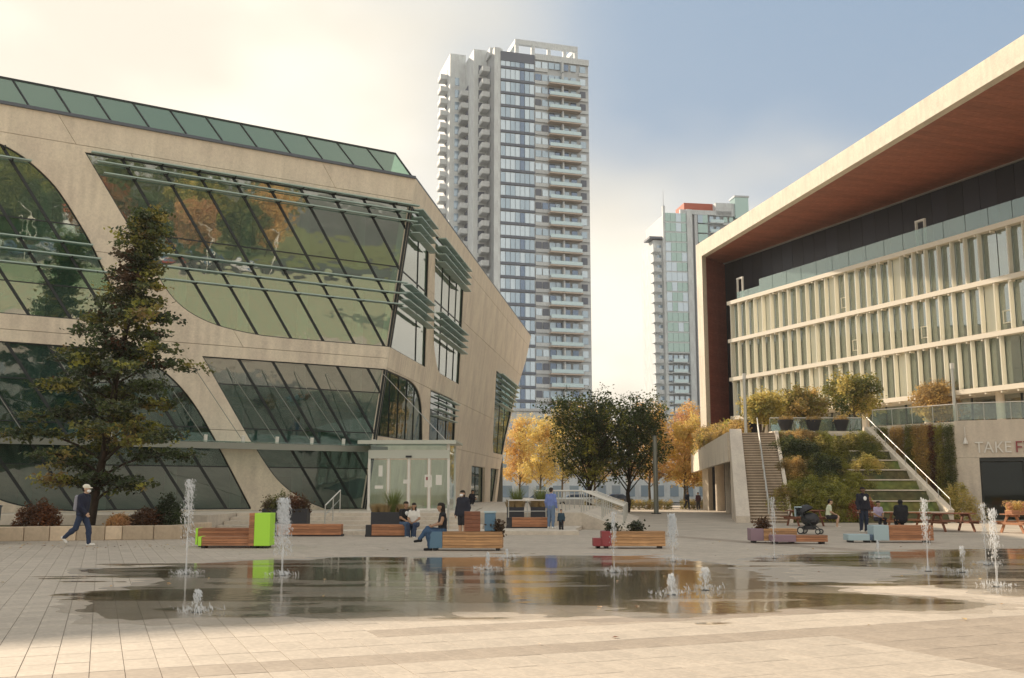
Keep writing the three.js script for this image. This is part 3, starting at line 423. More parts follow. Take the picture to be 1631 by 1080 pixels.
{
  const st = stairs('stone_stairs', 'long concrete stairs with centre handrail beside planted slope', [12.95, -55.5], 2.0, 34, YT / 34, 9.35 / 34, 0.19, -0.982);
  const sl = YT / 9.35, p = (u, w, y) => { const [x, z] = [12.95 + 0.19 * u + 0.982 * w, -55.5 - 0.982 * u + 0.19 * w]; return V(x, y, z); };
  const rail = [rod(p(0.7, 1.0, 0.7 * sl + 0.95), p(9.8, 1.0, 9.35 * sl + 1.0), 0.035), rod(p(0.7, 1.0, 0.7 * sl + 0.55), p(9.8, 1.0, 9.35 * sl + 0.6), 0.025)]; for (let u = 0.7; u < 10; u += 1.13) rail.push(rod(p(u, 1.0, Math.min(u, 9.35) * sl), p(u, 1.0, Math.min(u, 9.35) * sl + 0.97), 0.028)); rail.push(rod(p(0.7, 1.0, 0.2), p(0.7, 1.0, 0.7 * sl + 0.95), 0.05)); obj('handrail', rail, M.steel, st);
  const prof = [[-0.15, 0], [10.2, 0], [10.2, YT + 0.25], [9.3, YT + 0.25], [0.0, 0.42], [-0.15, 0.36]], g = new THREE.ExtrudeGeometry(poly(prof), { depth: 0.72, bevelEnabled: true, bevelSize: 0.02, bevelThickness: 0.02, bevelSegments: 1 });
  g.applyMatrix4(new THREE.Matrix4().makeBasis(V(0.19, 0, -0.982), V(0, 1, 0), V(0.982, 0, 0.19)).setPosition(12.2, 0, -55.64)); obj('side_wall', uvm(g), M.greyConcrete, st);
  const g2 = new THREE.ExtrudeGeometry(poly([[0, 0], [9.9, 0], [9.9, YT + 0.12], [9.2, YT + 0.12], [0, 0.2]]), { depth: 0.2, bevelEnabled: false }); g2.applyMatrix4(new THREE.Matrix4().makeBasis(V(0.19, 0, -0.982), V(0, 1, 0), V(0.982, 0, 0.19)).setPosition(14.94, 0, -55.1)); obj('side_kerb', uvm(g2), M.greyConcrete, st);
}
{ // slope: soil bank with seating tiers on its right
  const pts = [[15.1, -55.9, 0.05], [24.0, -56.2, 0.05], [23.0, -64.9, YT], [16.9, -64.9, YT]];
  const N = 14, g = new THREE.PlaneGeometry(1, 1, N, N), p = g.attributes.position; for (let i = 0; i < p.count; i++) { const u = p.getX(i) + 0.5, v = p.getY(i) + 0.5, x = lerp(lerp(pts[0][0], pts[1][0], u), lerp(pts[3][0], pts[2][0], u), v), z = lerp(lerp(pts[0][1], pts[1][1], u), lerp(pts[3][1], pts[2][1], u), v), y = lerp(0, YT - 0.15, v) + (v > 0 && v < 1 ? 0.25 * (fbm(x, z, 3, 3) - 0.5) : 0); p.setXYZ(i, x, y, z); } g.computeVertexNormals();
  const m = structure('planted_bank', uvm(g), M.soil);
  const t = thing('seating_tiers', 'concrete and grass seating tiers rising beside the ivy wall', 'seating tiers');
  for (let k = 0; k < 8; k++) { // a grassed riser leans back under each thin stone nosing
    const z = -55.7 - k * 1.02, y = (k + 1) * 0.6, xl = 18.9 + k * 0.13 + (k % 3) * 0.5, xr = 23.9 - k * 0.125; obj('tier_edge', prism([[xl, z - 0.3], [xr, z - 0.3], [xr, z - 0.7], [xl, z - 0.7]], y - 0.07, y), M.greyConcrete, t);
    const v = [[xl, y - 0.7, z], [xr, y - 0.7, z], [xr, y - 0.1, z - 0.36], [xl, y - 0.1, z - 0.36]], g2 = new THREE.BufferGeometry(); g2.setAttribute('position', new THREE.Float32BufferAttribute([v[0], v[1], v[2], v[0], v[2], v[3]].flat(), 3)); g2.computeVertexNormals(); obj('grass_riser', uvm(g2), k % 2 ? M.lawn : M.soil, t);
    if (k < 7) obj('tier_grass', prism([[xl + 0.02, z - 0.7], [xr, z - 0.7], [xr, z - 1.4], [xl + 0.02, z - 1.4]], y - 0.7, y - 0.03), M.lawn, t); }
  const w = thing('sloped_stair_wall', 'sunlit sloping concrete stair wall with steel rail by seating tiers', 'stair wall');
  const a = V(24.05, 0.55, -56.0), b = V(22.95, YT + 0.3, -65.2); obj('coping', bar(a, b, 0.36, 0.3), M.hallConcrete, w);
  const q = new THREE.BufferGeometry(), c = (v, dx, y) => [v.x + dx, y, v.z]; const quadv = (A, B, C, D) => [...A, ...B, ...C, ...A, ...C, ...D]; const P = (dx) => [c(a, dx, 0), c(b, dx, 0), c(b, dx, b.y - 0.15), c(a, dx, a.y - 0.15)]; const l = P(-0.15), r = P(0.15); q.setAttribute('position', new THREE.Float32BufferAttribute([...quadv(...l), ...quadv(r[3], r[2], r[1], r[0]), ...quadv(l[0], l[3], r[3], r[0])], 3)); q.computeVertexNormals(); obj('wall', uvm(q), M.greyConcrete, w);
  const up = V(0, 0.75, 0), rr = [rod(a.clone().add(up), b.clone().add(up), 0.03)]; for (let k = 0; k <= 8; k++) { const s = a.clone().lerp(b, k / 8); rr.push(rod(s, s.clone().add(up), 0.022)); } obj('handrail', rr, M.steel, w);
}
const font = await new FontLoader().loadAsync('fonts/droid/droid_sans_regular.typeface.json');
{ // cafe under the terrace
  const K = V(27.2, 0, -62), w = V(0.909, 0, 0.416), n = V(-0.416, 0, 0.909), at = (s, y, o = 0) => K.clone().addScaledVector(w, s).addScaledVector(n, o).setY(y), pr = (s0, s1, o0, o1, y0, y1) => prism([at(s0, 0, o0), at(s1, 0, o0), at(s1, 0, o1), at(s0, 0, o1)].map((v) => [v.x, v.z]), y0, y1);
  const c = thing('cafe_front', 'concrete cafe front with wide dark opening under the terrace', 'cafe front');
  obj('wall_panel', pr(0, 1.25, 0, -0.6, 0, 3.72), M.greyConcrete, c); obj('wall_panel', pr(0, 9.6, 0, -0.6, 3.735, 6.0), M.greyConcrete, c); obj('wall_panel', pr(9.62, 22, 0, -0.6, 3.735, 6.0), M.greyConcrete, c); obj('wall_panel', pr(10.5, 22, 0, -0.6, 0, 3.72), M.greyConcrete, c);
  const sw = prism([[27.2, -62], [27.45, -62.2], [23.95, -66.8], [23.7, -66.6]], 0, 5.95); obj('side_wall', sw, M.hallConcrete, c);
  obj('lintel', pr(1.25, 10.5, -0.1, -0.35, 3.5, 3.72), M.darkSteel, c);
  for (let s = 1.3; s < 10; s += 2.3) { obj('shop_pane', bar(at(s + 0.05, 1.75, -0.3), at(s + 2.25, 1.75, -0.3), 0.015, 3.4), M.shopGlass, c); obj('shop_mullion', bar(at(s, 0, -0.3), at(s, 3.5, -0.3), 0.08, 0.1), M.darkSteel, c); }
  obj('room_floor', pr(1.2, 10.5, -0.4, -7, 0, 0.03), M.interiorFloor, c); obj('room_back', pr(1, 10.7, -7, -7.2, 0, 4.5), M.interiorWall, c); obj('room_side', pr(0.9, 1.15, -0.7, -7, 0, 4.5), M.interiorWall, c); obj('room_side', pr(10.5, 10.7, -0.7, -7, 0, 4.5), M.interiorWall, c);
  obj('counter', pr(3.5, 8, -3.2, -4, 0.03, 1.1), M.woodDark, c); obj('menu_board', bar(at(4.6, 2.3, -2.6), at(6.4, 2.3, -2.6), 0.05, 0.8), M.whiteMetal, c);
  const text = (str, s, mat, name) => { const g = new TextGeometry(str, { font, size: 0.66, depth: 0.06, curveSegments: 4, bevelEnabled: false }); g.computeBoundingBox(); const wd = g.boundingBox.max.x; g.applyMatrix4(new THREE.Matrix4().makeBasis(w, V(0, 1, 0), n).setPosition(at(s, 4.02, 0.04))); obj(name, g, mat, c); return wd; };
  const wd = text('TAKE', 1.05, M.whiteMetal, 'lettering'); text('FIVE', 1.05 + wd + 0.16, M.red, 'lettering');
  obj('wall_light', [rod(at(0.55, 4.55, 0.22), at(0.55, 4.95, 0.16), 0.17, 0.04, 12), bar(at(0.55, 5.1, 0), at(0.55, 5.1, 0.2), 0.05, 0.05), rod(at(0.55, 4.9, 0.18), at(0.55, 5.6, 0.1), 0.02)], M.whiteMetal, c);
  // glass railing along the terrace edge
  const rl = thing('terrace_railing', 'glass railing along the terrace edge above cafe and ivy wall', 'railing');
  const run = (a, b, y) => { const L2 = a.distanceTo(b), k = Math.max(1, Math.round(L2 / 1.5)); for (let i = 0; i < k; i++) { const p = a.clone().lerp(b, i / k), q = a.clone().lerp(b, (i + 1) / k), d = q.clone().sub(p).multiplyScalar(0.02); obj('glass_pane', bar(p.clone().add(d).setY(y + 0.55), q.clone().sub(d).setY(y + 0.55), 0.02, 0.95), M.terraceGlass, rl); obj('post', rod(p.clone().setY(y), p.clone().setY(y + 1.08), 0.025), M.steel, rl); } obj('top_rail', rod(a.clone().setY(y + 1.08), b.clone().setY(y + 1.08), 0.03), M.whiteMetal, rl); };
  run(at(0.2, 0, -0.3), at(21, 0, -0.3), 6.0); run(V(23.85, 0, -66.65), V(27.3, 0, -62.15), 5.95); run(V(16.9, 0, -66.1), V(22.9, 0, -66.1), YT);
}
{ // lamp poles on the terrace
  for (const [x, z, h, lab] of [[15.2, -65.6, 3.6, 'slim grey lamp pole at the head of the long stairs'], [27.9, -63.4, 3.4, 'slim grey lamp pole above the ivy wall corner']]) { const t = thing('lamp_pole', lab, 'lamp pole', [x, x > 20 ? 6 : YT, z], 0, 'lamp poles on the terrace'); obj('pole', rod(V(0, 0, 0), V(0, h, 0), 0.11, 0.1, 12), M.steel, t); obj('lamp_head', rod(V(0, h, 0), V(0, h + 0.35, 0), 0.13, 0.13, 12), M.whiteMetal, t); }
}
// ---------------------------------------------------------------- apartment towers behind
std('towerWhite', L(0.70, 0.745, 0.79), 0.7, { map: concreteMap }); std('towerGrey', L(0.50, 0.53, 0.56), 0.6); std('towerSlate', L(0.13, 0.15, 0.20), 0.5); std('towerSlab', L(0.50, 0.42, 0.36), 0.8); std('towerRed', L(0.42, 0.10, 0.06), 0.7);
phy('towerGlass', L(0.37, 0.48, 0.60), 0.08, { metalness: 0.35 }); phy('towerGlassPale', L(0.58, 0.70, 0.82), 0.12, { metalness: 0.25 }); phy('towerGlassBlue', L(0.16, 0.22, 0.33), 0.05, { metalness: 0.6 }); phy('towerGlassTeal', L(0.34, 0.48, 0.48), 0.1, { metalness: 0.45 }); phy('towerRail', L(0.45, 0.58, 0.64), 0.08, { metalness: 0.4 });
{
  const t = thing('apartment_tower', 'tall white apartment tower with slate banded glass and stacked balconies', 'tower', [-4.04, 0, -215], 0);
  t.rotation.y = Math.atan2(Math.cos(rad(73.6)), Math.sin(rad(73.6)));
  const FH = 3.02, n = 33, top = n * FH + 0.8, R = rng(55);
  const b = (name, w, h, d, x, y, z, m) => obj(name, box(w, h, d), M[m], t, [x, y, z]);
  b('core', 22.6, top, 23.6, 11.4, top / 2, -12, 'towerGrey'); b('side_wing', 3.2, top + 2.6, 17.8, -1.55, (top + 2.6) / 2, -15, 'towerWhite'); b('side_wing', 3.8, top + 4.6, 11.6, -5.0, (top + 4.6) / 2, -20, 'towerWhite'); b('corner_pier', 1.4, top + 0.8, 5.6, 0.8, (top + 0.8) / 2, -2.75, 'towerWhite');
  b('top_band', 8.0, 2.2, 0.3, 5.5, top - 1.1, 0.05, 'towerSlate'); b('parapet', 13, 1.4, 0.4, 16.2, top - 0.3, 0.05, 'towerWhite');
  // roof screen
  for (const x of [6.5, 10.4, 14.3, 18.2, 21]) b('screen_post', 0.8, 4.2, 0.8, x, top + 2.1, -4, 'towerWhite'); b('screen_beam', 15.4, 1.2, 0.9, 13.7, top + 4.6, -4, 'towerWhite'); b('screen_beam', 0.9, 1.2, 10, 6.5, top + 4.62, -9.4, 'towerWhite'); for (const z of [-9, -14]) b('screen_post', 0.8, 4.2, 0.8, 6.5, top + 2.1, z, 'towerWhite'); b('screen_beam', 0.9, 1.2, 10, 21, top + 4.62, -9.4, 'towerWhite'); b('roof_house', 8, 2.6, 8, 5.5, top + 1.3, -11, 'towerWhite'); b('roof_house', 3, 1.8, 5, 1.2, top + 0.9, -5, 'towerWhite');
  const pane = box(1.02, 2.25, 0.1), win = box(1.35, 1.5, 0.1), slabB = box(7.6, 0.28, 1.9), railB = box(7.4, 0.8, 0.08), sideSlab = rbox(1.7, 0.25, 3.2, 0.05), sideRail = box(0.1, 1.0, 3.1), sideEnd = box(1.6, 1.0, 0.1), dark = box(0.1, 2.2, 2.6), band = box(8.1, 0.5, 0.22), col = {};
  const wing = (y) => { obj('balcony_slab', sideSlab, M.towerWhite, t, [-7.7, y + 0.1, -18.5]); obj('balcony_rail', sideRail, M.towerWhite, t, [-8.55, y + 0.72, -18.5]); obj('balcony_rail', sideEnd, M.towerWhite, t, [-7.7, y + 0.72, -16.95]); obj('balcony_door', dark, M.towerSlate, t, [-6.94, y + 1.5, -18.5]); };
  wing((n - 1) * FH); wing(n * FH);
  for (let f = 6; f < n; f++) {
    const y = f * FH;
    obj('slab_band', band, M.towerSlate, t, [5.55, y + 0.1, 0.06]);
    for (let k = 0; k < 7; k++) obj('window', pane, k === 4 && R() < 0.6 ? M.towerGlassBlue : R() < 0.5 ? M.towerGlassPale : M.towerGlass, t, [2.1 + k * 1.13, y + 1.56, 0.03]);
    for (const x of [10.4, 12.0]) { obj('window', win, [M.towerGlass, M.towerGlassPale, M.towerSlate, M.towerGlassBlue][Math.floor(R() * 3.4)], t, [x, y + 1.7, 0.03]); }
    obj('spandrel', box(3.1, 0.8, 0.14), M[f % 3 ? 'towerWhite' : 'towerGrey'], t, [11.2, y + 0.5, 0.05]);
    if (f < n - 1) { obj('balcony_slab', slabB, M.towerSlab, t, [16.4, y, 0.85]); obj('balcony_rail', railB, M.towerRail, t, [16.4, y + 0.65, 1.72]); }
    for (const x of [13.6, 15.1, 17.0, 18.9]) obj('window', win, R() < 0.3 ? M.towerGlassBlue : M.towerGlass, t, [x, y + 1.75, 0.03]);
    obj('divider', box(0.35, 2.7, 1.2), M.towerWhite, t, [16.0, y + 1.5, 0.6]);
    obj('window', win, [M.towerGlass, M.towerSlate, M.towerGlassPale][Math.floor(R() * 3)], t, [21.2, y + 1.7, 0.03]); obj('spandrel', box(2.3, 0.75, 0.14), M.towerWhite, t, [21.4, y + 0.5, 0.05]);
    // balconies on the shaded flank wings: front face of each wing and its outer side
    obj('balcony_slab', sideSlab, M.towerWhite, t, [-1.0, y + 0.1, -4.6]); obj('balcony_rail', box(1.7, 1.0, 0.1), M.towerWhite, t, [-1.0, y + 0.72, -3.05]); obj('balcony_rail', sideRail, M.towerWhite, t, [-1.86, y + 0.72, -4.6]); obj('balcony_door', box(1.5, 2.1, 0.1), M.towerSlate, t, [-1.3, y + 1.5, -6.06]);
    if (f < n - 1) { for (const z of [-9.5]) { obj('balcony_slab', sideSlab, M.towerWhite, t, [-4.0, y + 0.1, z - 3]); obj('balcony_rail', sideRail, M.towerWhite, t, [-4.85, y + 0.72, z - 3]); obj('balcony_rail', sideEnd, M.towerWhite, t, [-4.0, y + 0.72, z - 1.45]); obj('balcony_door', dark, M.towerSlate, t, [-3.2, y + 1.5, z - 3]); } }
    if (f < n - 1) wing(y);
    obj('window', box(1.0, 1.9, 0.1), M.towerGlass, t, [-5.2, y + 1.5, -14.16]);
  }
}
{
  const t = thing('apartment_tower', 'pale apartment tower with teal glass bays and red roof box', 'tower', [44.6, 0, -290], rad(9));
  const FH = 3.0, n = 28, top = n * FH, R = rng(77), b = (name, w, h, d, x, y, z, m) => obj(name, box(w, h, d), M[m], t, [x, y, z]);
  b('core', 26, top, 20, 14, top / 2, -10.5, 'towerGrey'); b('side_wing', 4, top - 8, 12, -0.4, (top - 8) / 2, -8, 'towerWhite');
  b('pier', 0.7, top + 2, 0.8, 0.4, top / 2 + 1, 0, 'towerWhite'); b('pier', 1.6, top + 1, 1.4, 8.0, top / 2 + 0.5, 0.5, 'towerWhite'); b('pier', 0.9, top - 1, 0.9, 10.1, top / 2, 0.3, 'towerGrey');
  b('roof_box', 9, 3.4, 8, 12, top + 2.2, -6, 'towerRed'); b('roof_parapet', 16, 1.4, 1, 13.4, top + 0.4, 0, 'towerWhite'); b('roof_house', 6, 4, 7, 19.5, top + 1.6, -3, 'towerWhite'); b('glass_lantern', 4.2, 6.5, 4.2, 24.5, top + 2.2, -1, 'towerGlassTeal'); b('lantern_roof', 4.6, 0.5, 4.6, 24.5, top + 5.7, -1, 'towerGrey'); obj('mast', rod(V(0.4, top, 0), V(0.4, top + 7, 0), 0.12, 0.05), M.towerGrey, t); b('wing_roof', 4.5, 0.6, 6, -1.5, top - 7.4, -4, 'towerSlate');
  const bay = box(1.55, FH - 0.42, 0.3), rail = box(4.2, 0.9, 0.12), slab = rbox(4.4, 0.26, 2.0, 0.08), sSlab = rbox(2.4, 0.3, 3.4, 0.08), sRail = box(2.3, 0.9, 0.1), win = box(1.2, 1.6, 0.12);
  for (let f = 6; f < n; f++) {
    const y = f * FH, hi = f > 13;
    for (let k = 0; k < 4; k++) obj('window', hi ? bay : win, R() < 0.3 ? M.towerGlassPale : hi ? M.towerGlassTeal : M.towerGlass, t, [1.5 + k * 1.62, y + 1.5, hi ? 0.45 : 0.0]);
    obj('slab_band', box(7.2, 0.4, 0.7), M.towerWhite, t, [4, y, 0.2]);
    if (!hi) { obj('balcony_slab', slab, M.towerWhite, t, [4, y, 0.9]); obj('balcony_rail', rail, M.towerRail, t, [4, y + 0.6, 1.8]); }
    for (const x of [11.6, 13.1]) obj('window', bay, R() < 0.3 ? M.towerGlass : M.towerGlassTeal, t, [x, y + 1.5, 0.3]);
    obj('balcony_slab', slab, M.towerWhite, t, [16.4, y, 0.9]); obj('balcony_rail', rail, M.towerRail, t, [16.4, y + 0.6, 1.8]); for (const x of [15.2, 17.2]) obj('window', win, M.towerGlass, t, [x, y + 1.6, 0]);
    for (const x of [19.6, 21.4]) obj('window', win, R() < 0.4 ? M.towerGlassTeal : M.towerGlass, t, [x, y + 1.6, 0]); obj('spandrel', box(5, 0.7, 0.16), M.towerWhite, t, [20.6, y + 0.3, 0]);
    if (f < n - 3) { obj('balcony_slab', sSlab, M.towerWhite, t, [-1.9, y, -1.2]); obj('balcony_rail', sRail, M.towerWhite, t, [-1.9, y + 0.6, 0.45]); obj('window', win, M.towerGlass, t, [-0.6, y + 1.6, -1.96]); }
  }
}
{ // low buildings beyond the trees
  const low = (label, x, z, w, h, d, mat, ry, fl, name = 'low_building') => { const t = thing(name, label, 'building', [x, 0, z], ry); obj('wall', box(w, h, d, 0, h / 2, 0), M[mat], t); obj('roof', box(w + 0.6, 0.4, d + 0.6, 0, h + 0.2, 0), M.towerGrey, t); const n = Math.floor(w / 2.6); for (let f = 0; f < fl; f++) for (let k = 0; k < n; k++) obj('window', box(1.5, h / fl * 0.5, 0.12), M.towerGlass, t, [-w / 2 + (k + 0.5) * w / n, h / fl * (f + 0.5), d / 2 + 0.03]); };
  low('white low building behind the yellow trees by library end', 0, -172, 22, 15, 12, 'towerWhite', 0.1, 4);
  low('long pale low building beyond the street behind the dark tree', 27, -190, 34, 8, 12, 'towerWhite', -0.05, 2);
  low('cream low building behind the orange trees left of city hall', 52, -176, 26, 9, 12, 'hallBand', 0.05, 3);
}
// ---------------------------------------------------------------- trees and plants
function leafClump(seed, n, rad0, size, flatY = 1, lie = false) { // a spray of n folded leaves
  const R = rng(seed), v = [];
  for (let i = 0; i < n; i++) {
    const c = V(R() - 0.5, (R() - 0.5) * flatY, R() - 0.5).multiplyScalar(2 * rad0), s = size * (0.7 + 0.6 * R()), a = V(R() - 0.5, lie ? 0 : (R() - 0.5) * 0.7, R() - 0.5).normalize(), u = lie ? V(0, 1, 0) : V(R() - 0.5, 1.2 * R(), R() - 0.5).normalize(), b = V().crossVectors(a, u).normalize(), nn = V().crossVectors(b, a);
    const tip = c.clone().addScaledVector(a, s), l = c.clone().addScaledVector(a, s * 0.45).addScaledVector(b, s * 0.36).addScaledVector(nn, s * 0.12), r = c.clone().addScaledVector(a, s * 0.45).addScaledVector(b, -s * 0.36).addScaledVector(nn, s * 0.12);
    v.push(...c.toArray(), ...tip.toArray(), ...l.toArray(), ...c.toArray(), ...r.toArray(), ...tip.toArray());
  }
  const g = new THREE.BufferGeometry(); g.setAttribute('position', new THREE.Float32BufferAttribute(v, 3)); g.computeVertexNormals(); return g;
}
const CL = { fine: leafClump(1, 16, 0.26, 0.17), mid: leafClump(2, 12, 0.34, 0.26), big: leafClump(3, 12, 0.5, 0.42), flat: leafClump(4, 16, 0.34, 0.16, 0.35), small: leafClump(5, 16, 0.15, 0.095) };
function crownMesh(parent, name, geo, list, colours, R, sc = [0.75, 1.25]) { // list of points
  const im = new THREE.InstancedMesh(geo, M.leaf, list.length), d = new THREE.Object3D(), c = new THREE.Color(); im.name = name; im.castShadow = im.receiveShadow = true; im.userData.kind = 'stuff';
  list.forEach((p, i) => { d.position.copy(p); d.rotation.set((R() - 0.5) * 0.8, R() * 6.28, (R() - 0.5) * 0.8); d.scale.setScalar(lerp(sc[0], sc[1], R())); d.updateMatrix(); im.setMatrixAt(i, d.matrix); const k = clamp(fbm(p.x * 0.9 + 5, p.y * 0.9, p.z * 0.9, 3) * 1.9 - 0.45 + (R() - 0.5) * 0.35) * (colours.length - 1), j = Math.min(colours.length - 2, Math.floor(k)); c.copy(colours[j]).lerp(colours[j + 1] ?? colours[j], k - j).multiplyScalar(0.8 + 0.4 * R()); im.setColorAt(i, c); });
  parent.add(im); return im;
}
function limb(a, b, r0, r1, sag, R, segs = 5, n = 6) { const pts = []; for (let i = 0; i <= segs; i++) { const t = i / segs, p = a.clone().lerp(b, t); p.y += sag * Math.sin(Math.PI * t); p.x += (R() - 0.5) * r0 * 1.2; p.z += (R() - 0.5) * r0 * 1.2; pts.push(p); } const out = []; for (let i = 0; i < segs; i++) out.push(rod(pts[i], pts[i + 1], lerp(r0, r1, i / segs), lerp(r0, r1, (i + 1) / segs), n)); return { geo: out, pts }; }
// trunk with limbs; leaves sit along the outer limbs and twigs
function tree(name, label, pos, o, group) {
  const R = rng(o.seed), t = thing(name, label, 'tree', pos, 0, group), wood = [], leaves = [];
  const trunk = limb(V(0, -0.05, 0), V((o.bend ?? 0.2), o.h * (o.trunkTo ?? 0.9), 0), o.r, o.r * 0.25, 0, R, 8, 9); wood.push(...trunk.geo);
  const along = (f) => { const s = clamp(f) * 8, i = Math.min(7, Math.floor(s)); return trunk.pts[i].clone().lerp(trunk.pts[i + 1], s - i); };
  for (let k = 0; k < o.limbs; k++) {
    const f = o.from + (1 - o.from) * (k + R() * 0.6) / o.limbs, y = f * o.h, az = k * 2.399 + R() * 0.5, len = o.profile(f) * (0.75 + 0.4 * R()), base = along(Math.min(1, f / (o.trunkTo ?? 0.9)) * (o.lift ?? 0.93)), tip = V(Math.cos(az) * len + base.x, y + (o.rise ?? 0.25) * len, Math.sin(az) * len + base.z);
    const b = limb(base, tip, Math.max(0.025, o.r * 0.34 * (1.1 - f)), 0.012, (o.sag ?? 0.1) * len, R, 4, 5); wood.push(...b.geo);
    const tw = Math.round(o.twigs * (0.5 + len / o.w));
    for (let i = 0; i < tw; i++) { const g = Math.pow(R(), 0.6), s = g * 4, j = Math.min(3, Math.floor(s)), q = b.pts[j].clone().lerp(b.pts[j + 1], s - j), spread = o.spread * (0.5 + 0.7 * g); const e = q.clone().add(V((R() - 0.5) * 2 * spread, (R() - 0.35) * spread * (o.flat ?? 1), (R() - 0.5) * 2 * spread)); if (g > 0.2) leaves.push(e); if (i % 3 === 0) wood.push(rod(q, e, 0.012, 0.006, 3)); }
  }
  obj('trunk', wood, o.pale ? M.barkPale : M.bark, t); crownMesh(t, 'crown', CL[o.clump], leaves, o.colours, R, o.scale); return t;
}
const C = { deep: L(0.055, 0.078, 0.038), green: L(0.10, 0.135, 0.04), olive: L(0.19, 0.19, 0.045), lime: L(0.36, 0.35, 0.06), yellow: L(0.74, 0.59, 0.2), gold: L(0.72, 0.5, 0.18), orange: L(0.67, 0.42, 0.19), rust: L(0.24, 0.085, 0.03), red: L(0.36, 0.07, 0.04), brown: L(0.11, 0.06, 0.03), tan: L(0.34, 0.24, 0.10), pink: L(0.56, 0.28, 0.2) };
const cone = (w) => (f) => w * Math.pow(Math.max(0, 1 - f), 0.62) * (0.62 + 0.38 * smooth(0.02, 0.3, f)), ball = (w) => (f) => w * Math.sqrt(Math.max(0.02, 1 - Math.pow((f - 0.5) / 0.52, 2)));
tree('maple_tree', 'large dark maple with rusty tips in the low stone bed', [-15.5, 0.3, -37.4], { seed: 3, h: 11.9, r: 0.17, limbs: 66, from: 0.085, w: 3.0, profile: (f) => (f < 0.66 ? 2.75 * (0.78 + 0.3 * smooth(0.05, 0.3, f)) * (1 - 0.45 * smooth(0.35, 0.66, f)) : 1.3 * Math.pow(1.02 - f, 0.6) * 1.5) * (0.45 + 0.9 * noise3(f * 31, 3.3, 8.1)), twigs: 23, spread: 0.46, flat: 0.55, sag: 0.14, rise: 0.22, bend: 1.6, clump: 'flat', scale: [0.7, 1.2], colours: [C.brown, C.deep, C.deep, C.green, C.deep, C.olive, C.lime, C.tan], trunkTo: 0.98, lift: 1 });
tree('dark_tree', 'broad dark green tree in the middle behind the ramp', [6.3, 0, -84], { seed: 11, h: 8.9, r: 0.22, limbs: 46, from: 0.2, w: 4.0, profile: (f) => ball(4.1)(f) * (0.4 + 1.1 * noise3(f * 11, 1.3, 2.1)), twigs: 15, spread: 0.6, rise: 0.85, clump: 'fine', scale: [0.9, 1.5], colours: [C.deep, C.green, C.green, C.deep, C.olive, C.lime, C.lime], trunkTo: 0.75, lift: 0.8 });
tree('dark_tree', 'dark green tree with bare trunk left of the grey pole', [9.8, 0, -86], { seed: 12, h: 8.7, r: 0.2, limbs: 38, from: 0.22, w: 3.0, profile: (f) => ball(3.4)(f) * (0.4 + 1.1 * noise3(f * 11, 5.3, 2.1)), twigs: 15, spread: 0.6, rise: 0.8, clump: 'fine', scale: [0.9, 1.5], colours: [C.deep, C.green, C.green, C.deep, C.olive], trunkTo: 0.75, lift: 0.8 });
const autumn = [[3.4, -124, 10.4, 3.3, [C.gold, C.yellow, C.yellow, C.yellow], 'yellow autumn tree beside the library end wall'], [0.9, -128, 10.8, 2.5, [C.orange, C.gold, C.yellow], 'rusty orange tree close to the library end wall'], [6.4, -130, 12.6, 3.0, [C.yellow, C.olive, C.gold], 'tall yellow green tree behind the dark tree'], [14.0, -104, 10.2, 2.6, [C.gold, C.yellow, C.orange, C.tan], 'orange tree above the grey pole'], [17.6, -104, 8.8, 2.9, [C.yellow, C.yellow, C.gold, C.orange], 'golden tree between grey pole and city hall leg'], [19.6, -114, 11.2, 2.6, [C.pink, C.orange, C.gold], 'pinkish orange tall tree touching the city hall leg'], [9.8, -122, 11.8, 2.8, [C.orange, C.yellow], 'orange yellow tree behind the dark pair'], [22.5, -118, 8.5, 2.8, [C.yellow, C.lime, C.gold], 'yellow tree seen under the terrace edge']];
autumn.forEach(([x, z, h, w, colours, label], i) => tree('autumn_tree', label, [x, 0, z], { seed: 20 + i, h, r: 0.15, limbs: 30, from: 0.22, w, profile: (f) => ball(w)(f) * (0.4 + 0.85 * noise3(f * 13, i * 3.1, 2.2)), twigs: 17, spread: 0.62, rise: 0.6, clump: 'fine', scale: [0.9, 1.7], colours, trunkTo: 0.85, pale: true }, 'autumn trees at the plaza end'));
[[16.9, -68.0, 2.7, 1.15, [C.lime, C.yellow, C.olive], 'yellow green terrace tree nearest the long stairs'], [19.7, -69, 3.0, 1.6, [C.lime, C.tan, C.olive, C.gold], 'middle terrace tree with tan and olive leaves behind bowl planters'], [23.1, -68.4, 3.9, 2.15, [C.lime, C.yellow, C.olive, C.green], 'largest round yellow green tree on the terrace'], [30.0, -71.5, 3.8, 1.5, [C.orange, C.tan, C.gold], 'small orange tree on the terrace before the finned front']].forEach(([x, z, h, w, colours, label], i) => tree('terrace_tree', label, [x, YT, z], { seed: 60 + i, h, r: 0.1, limbs: 24, from: 0.34, w, profile: (f) => ball(w)(f) * (0.6 + 0.75 * noise3(f * 9, i * 2.7, 4.4)), twigs: 17, spread: 0.36, rise: 0.3, clump: 'fine', colours, trunkTo: 0.8, pale: true }, 'trees on the terrace'));
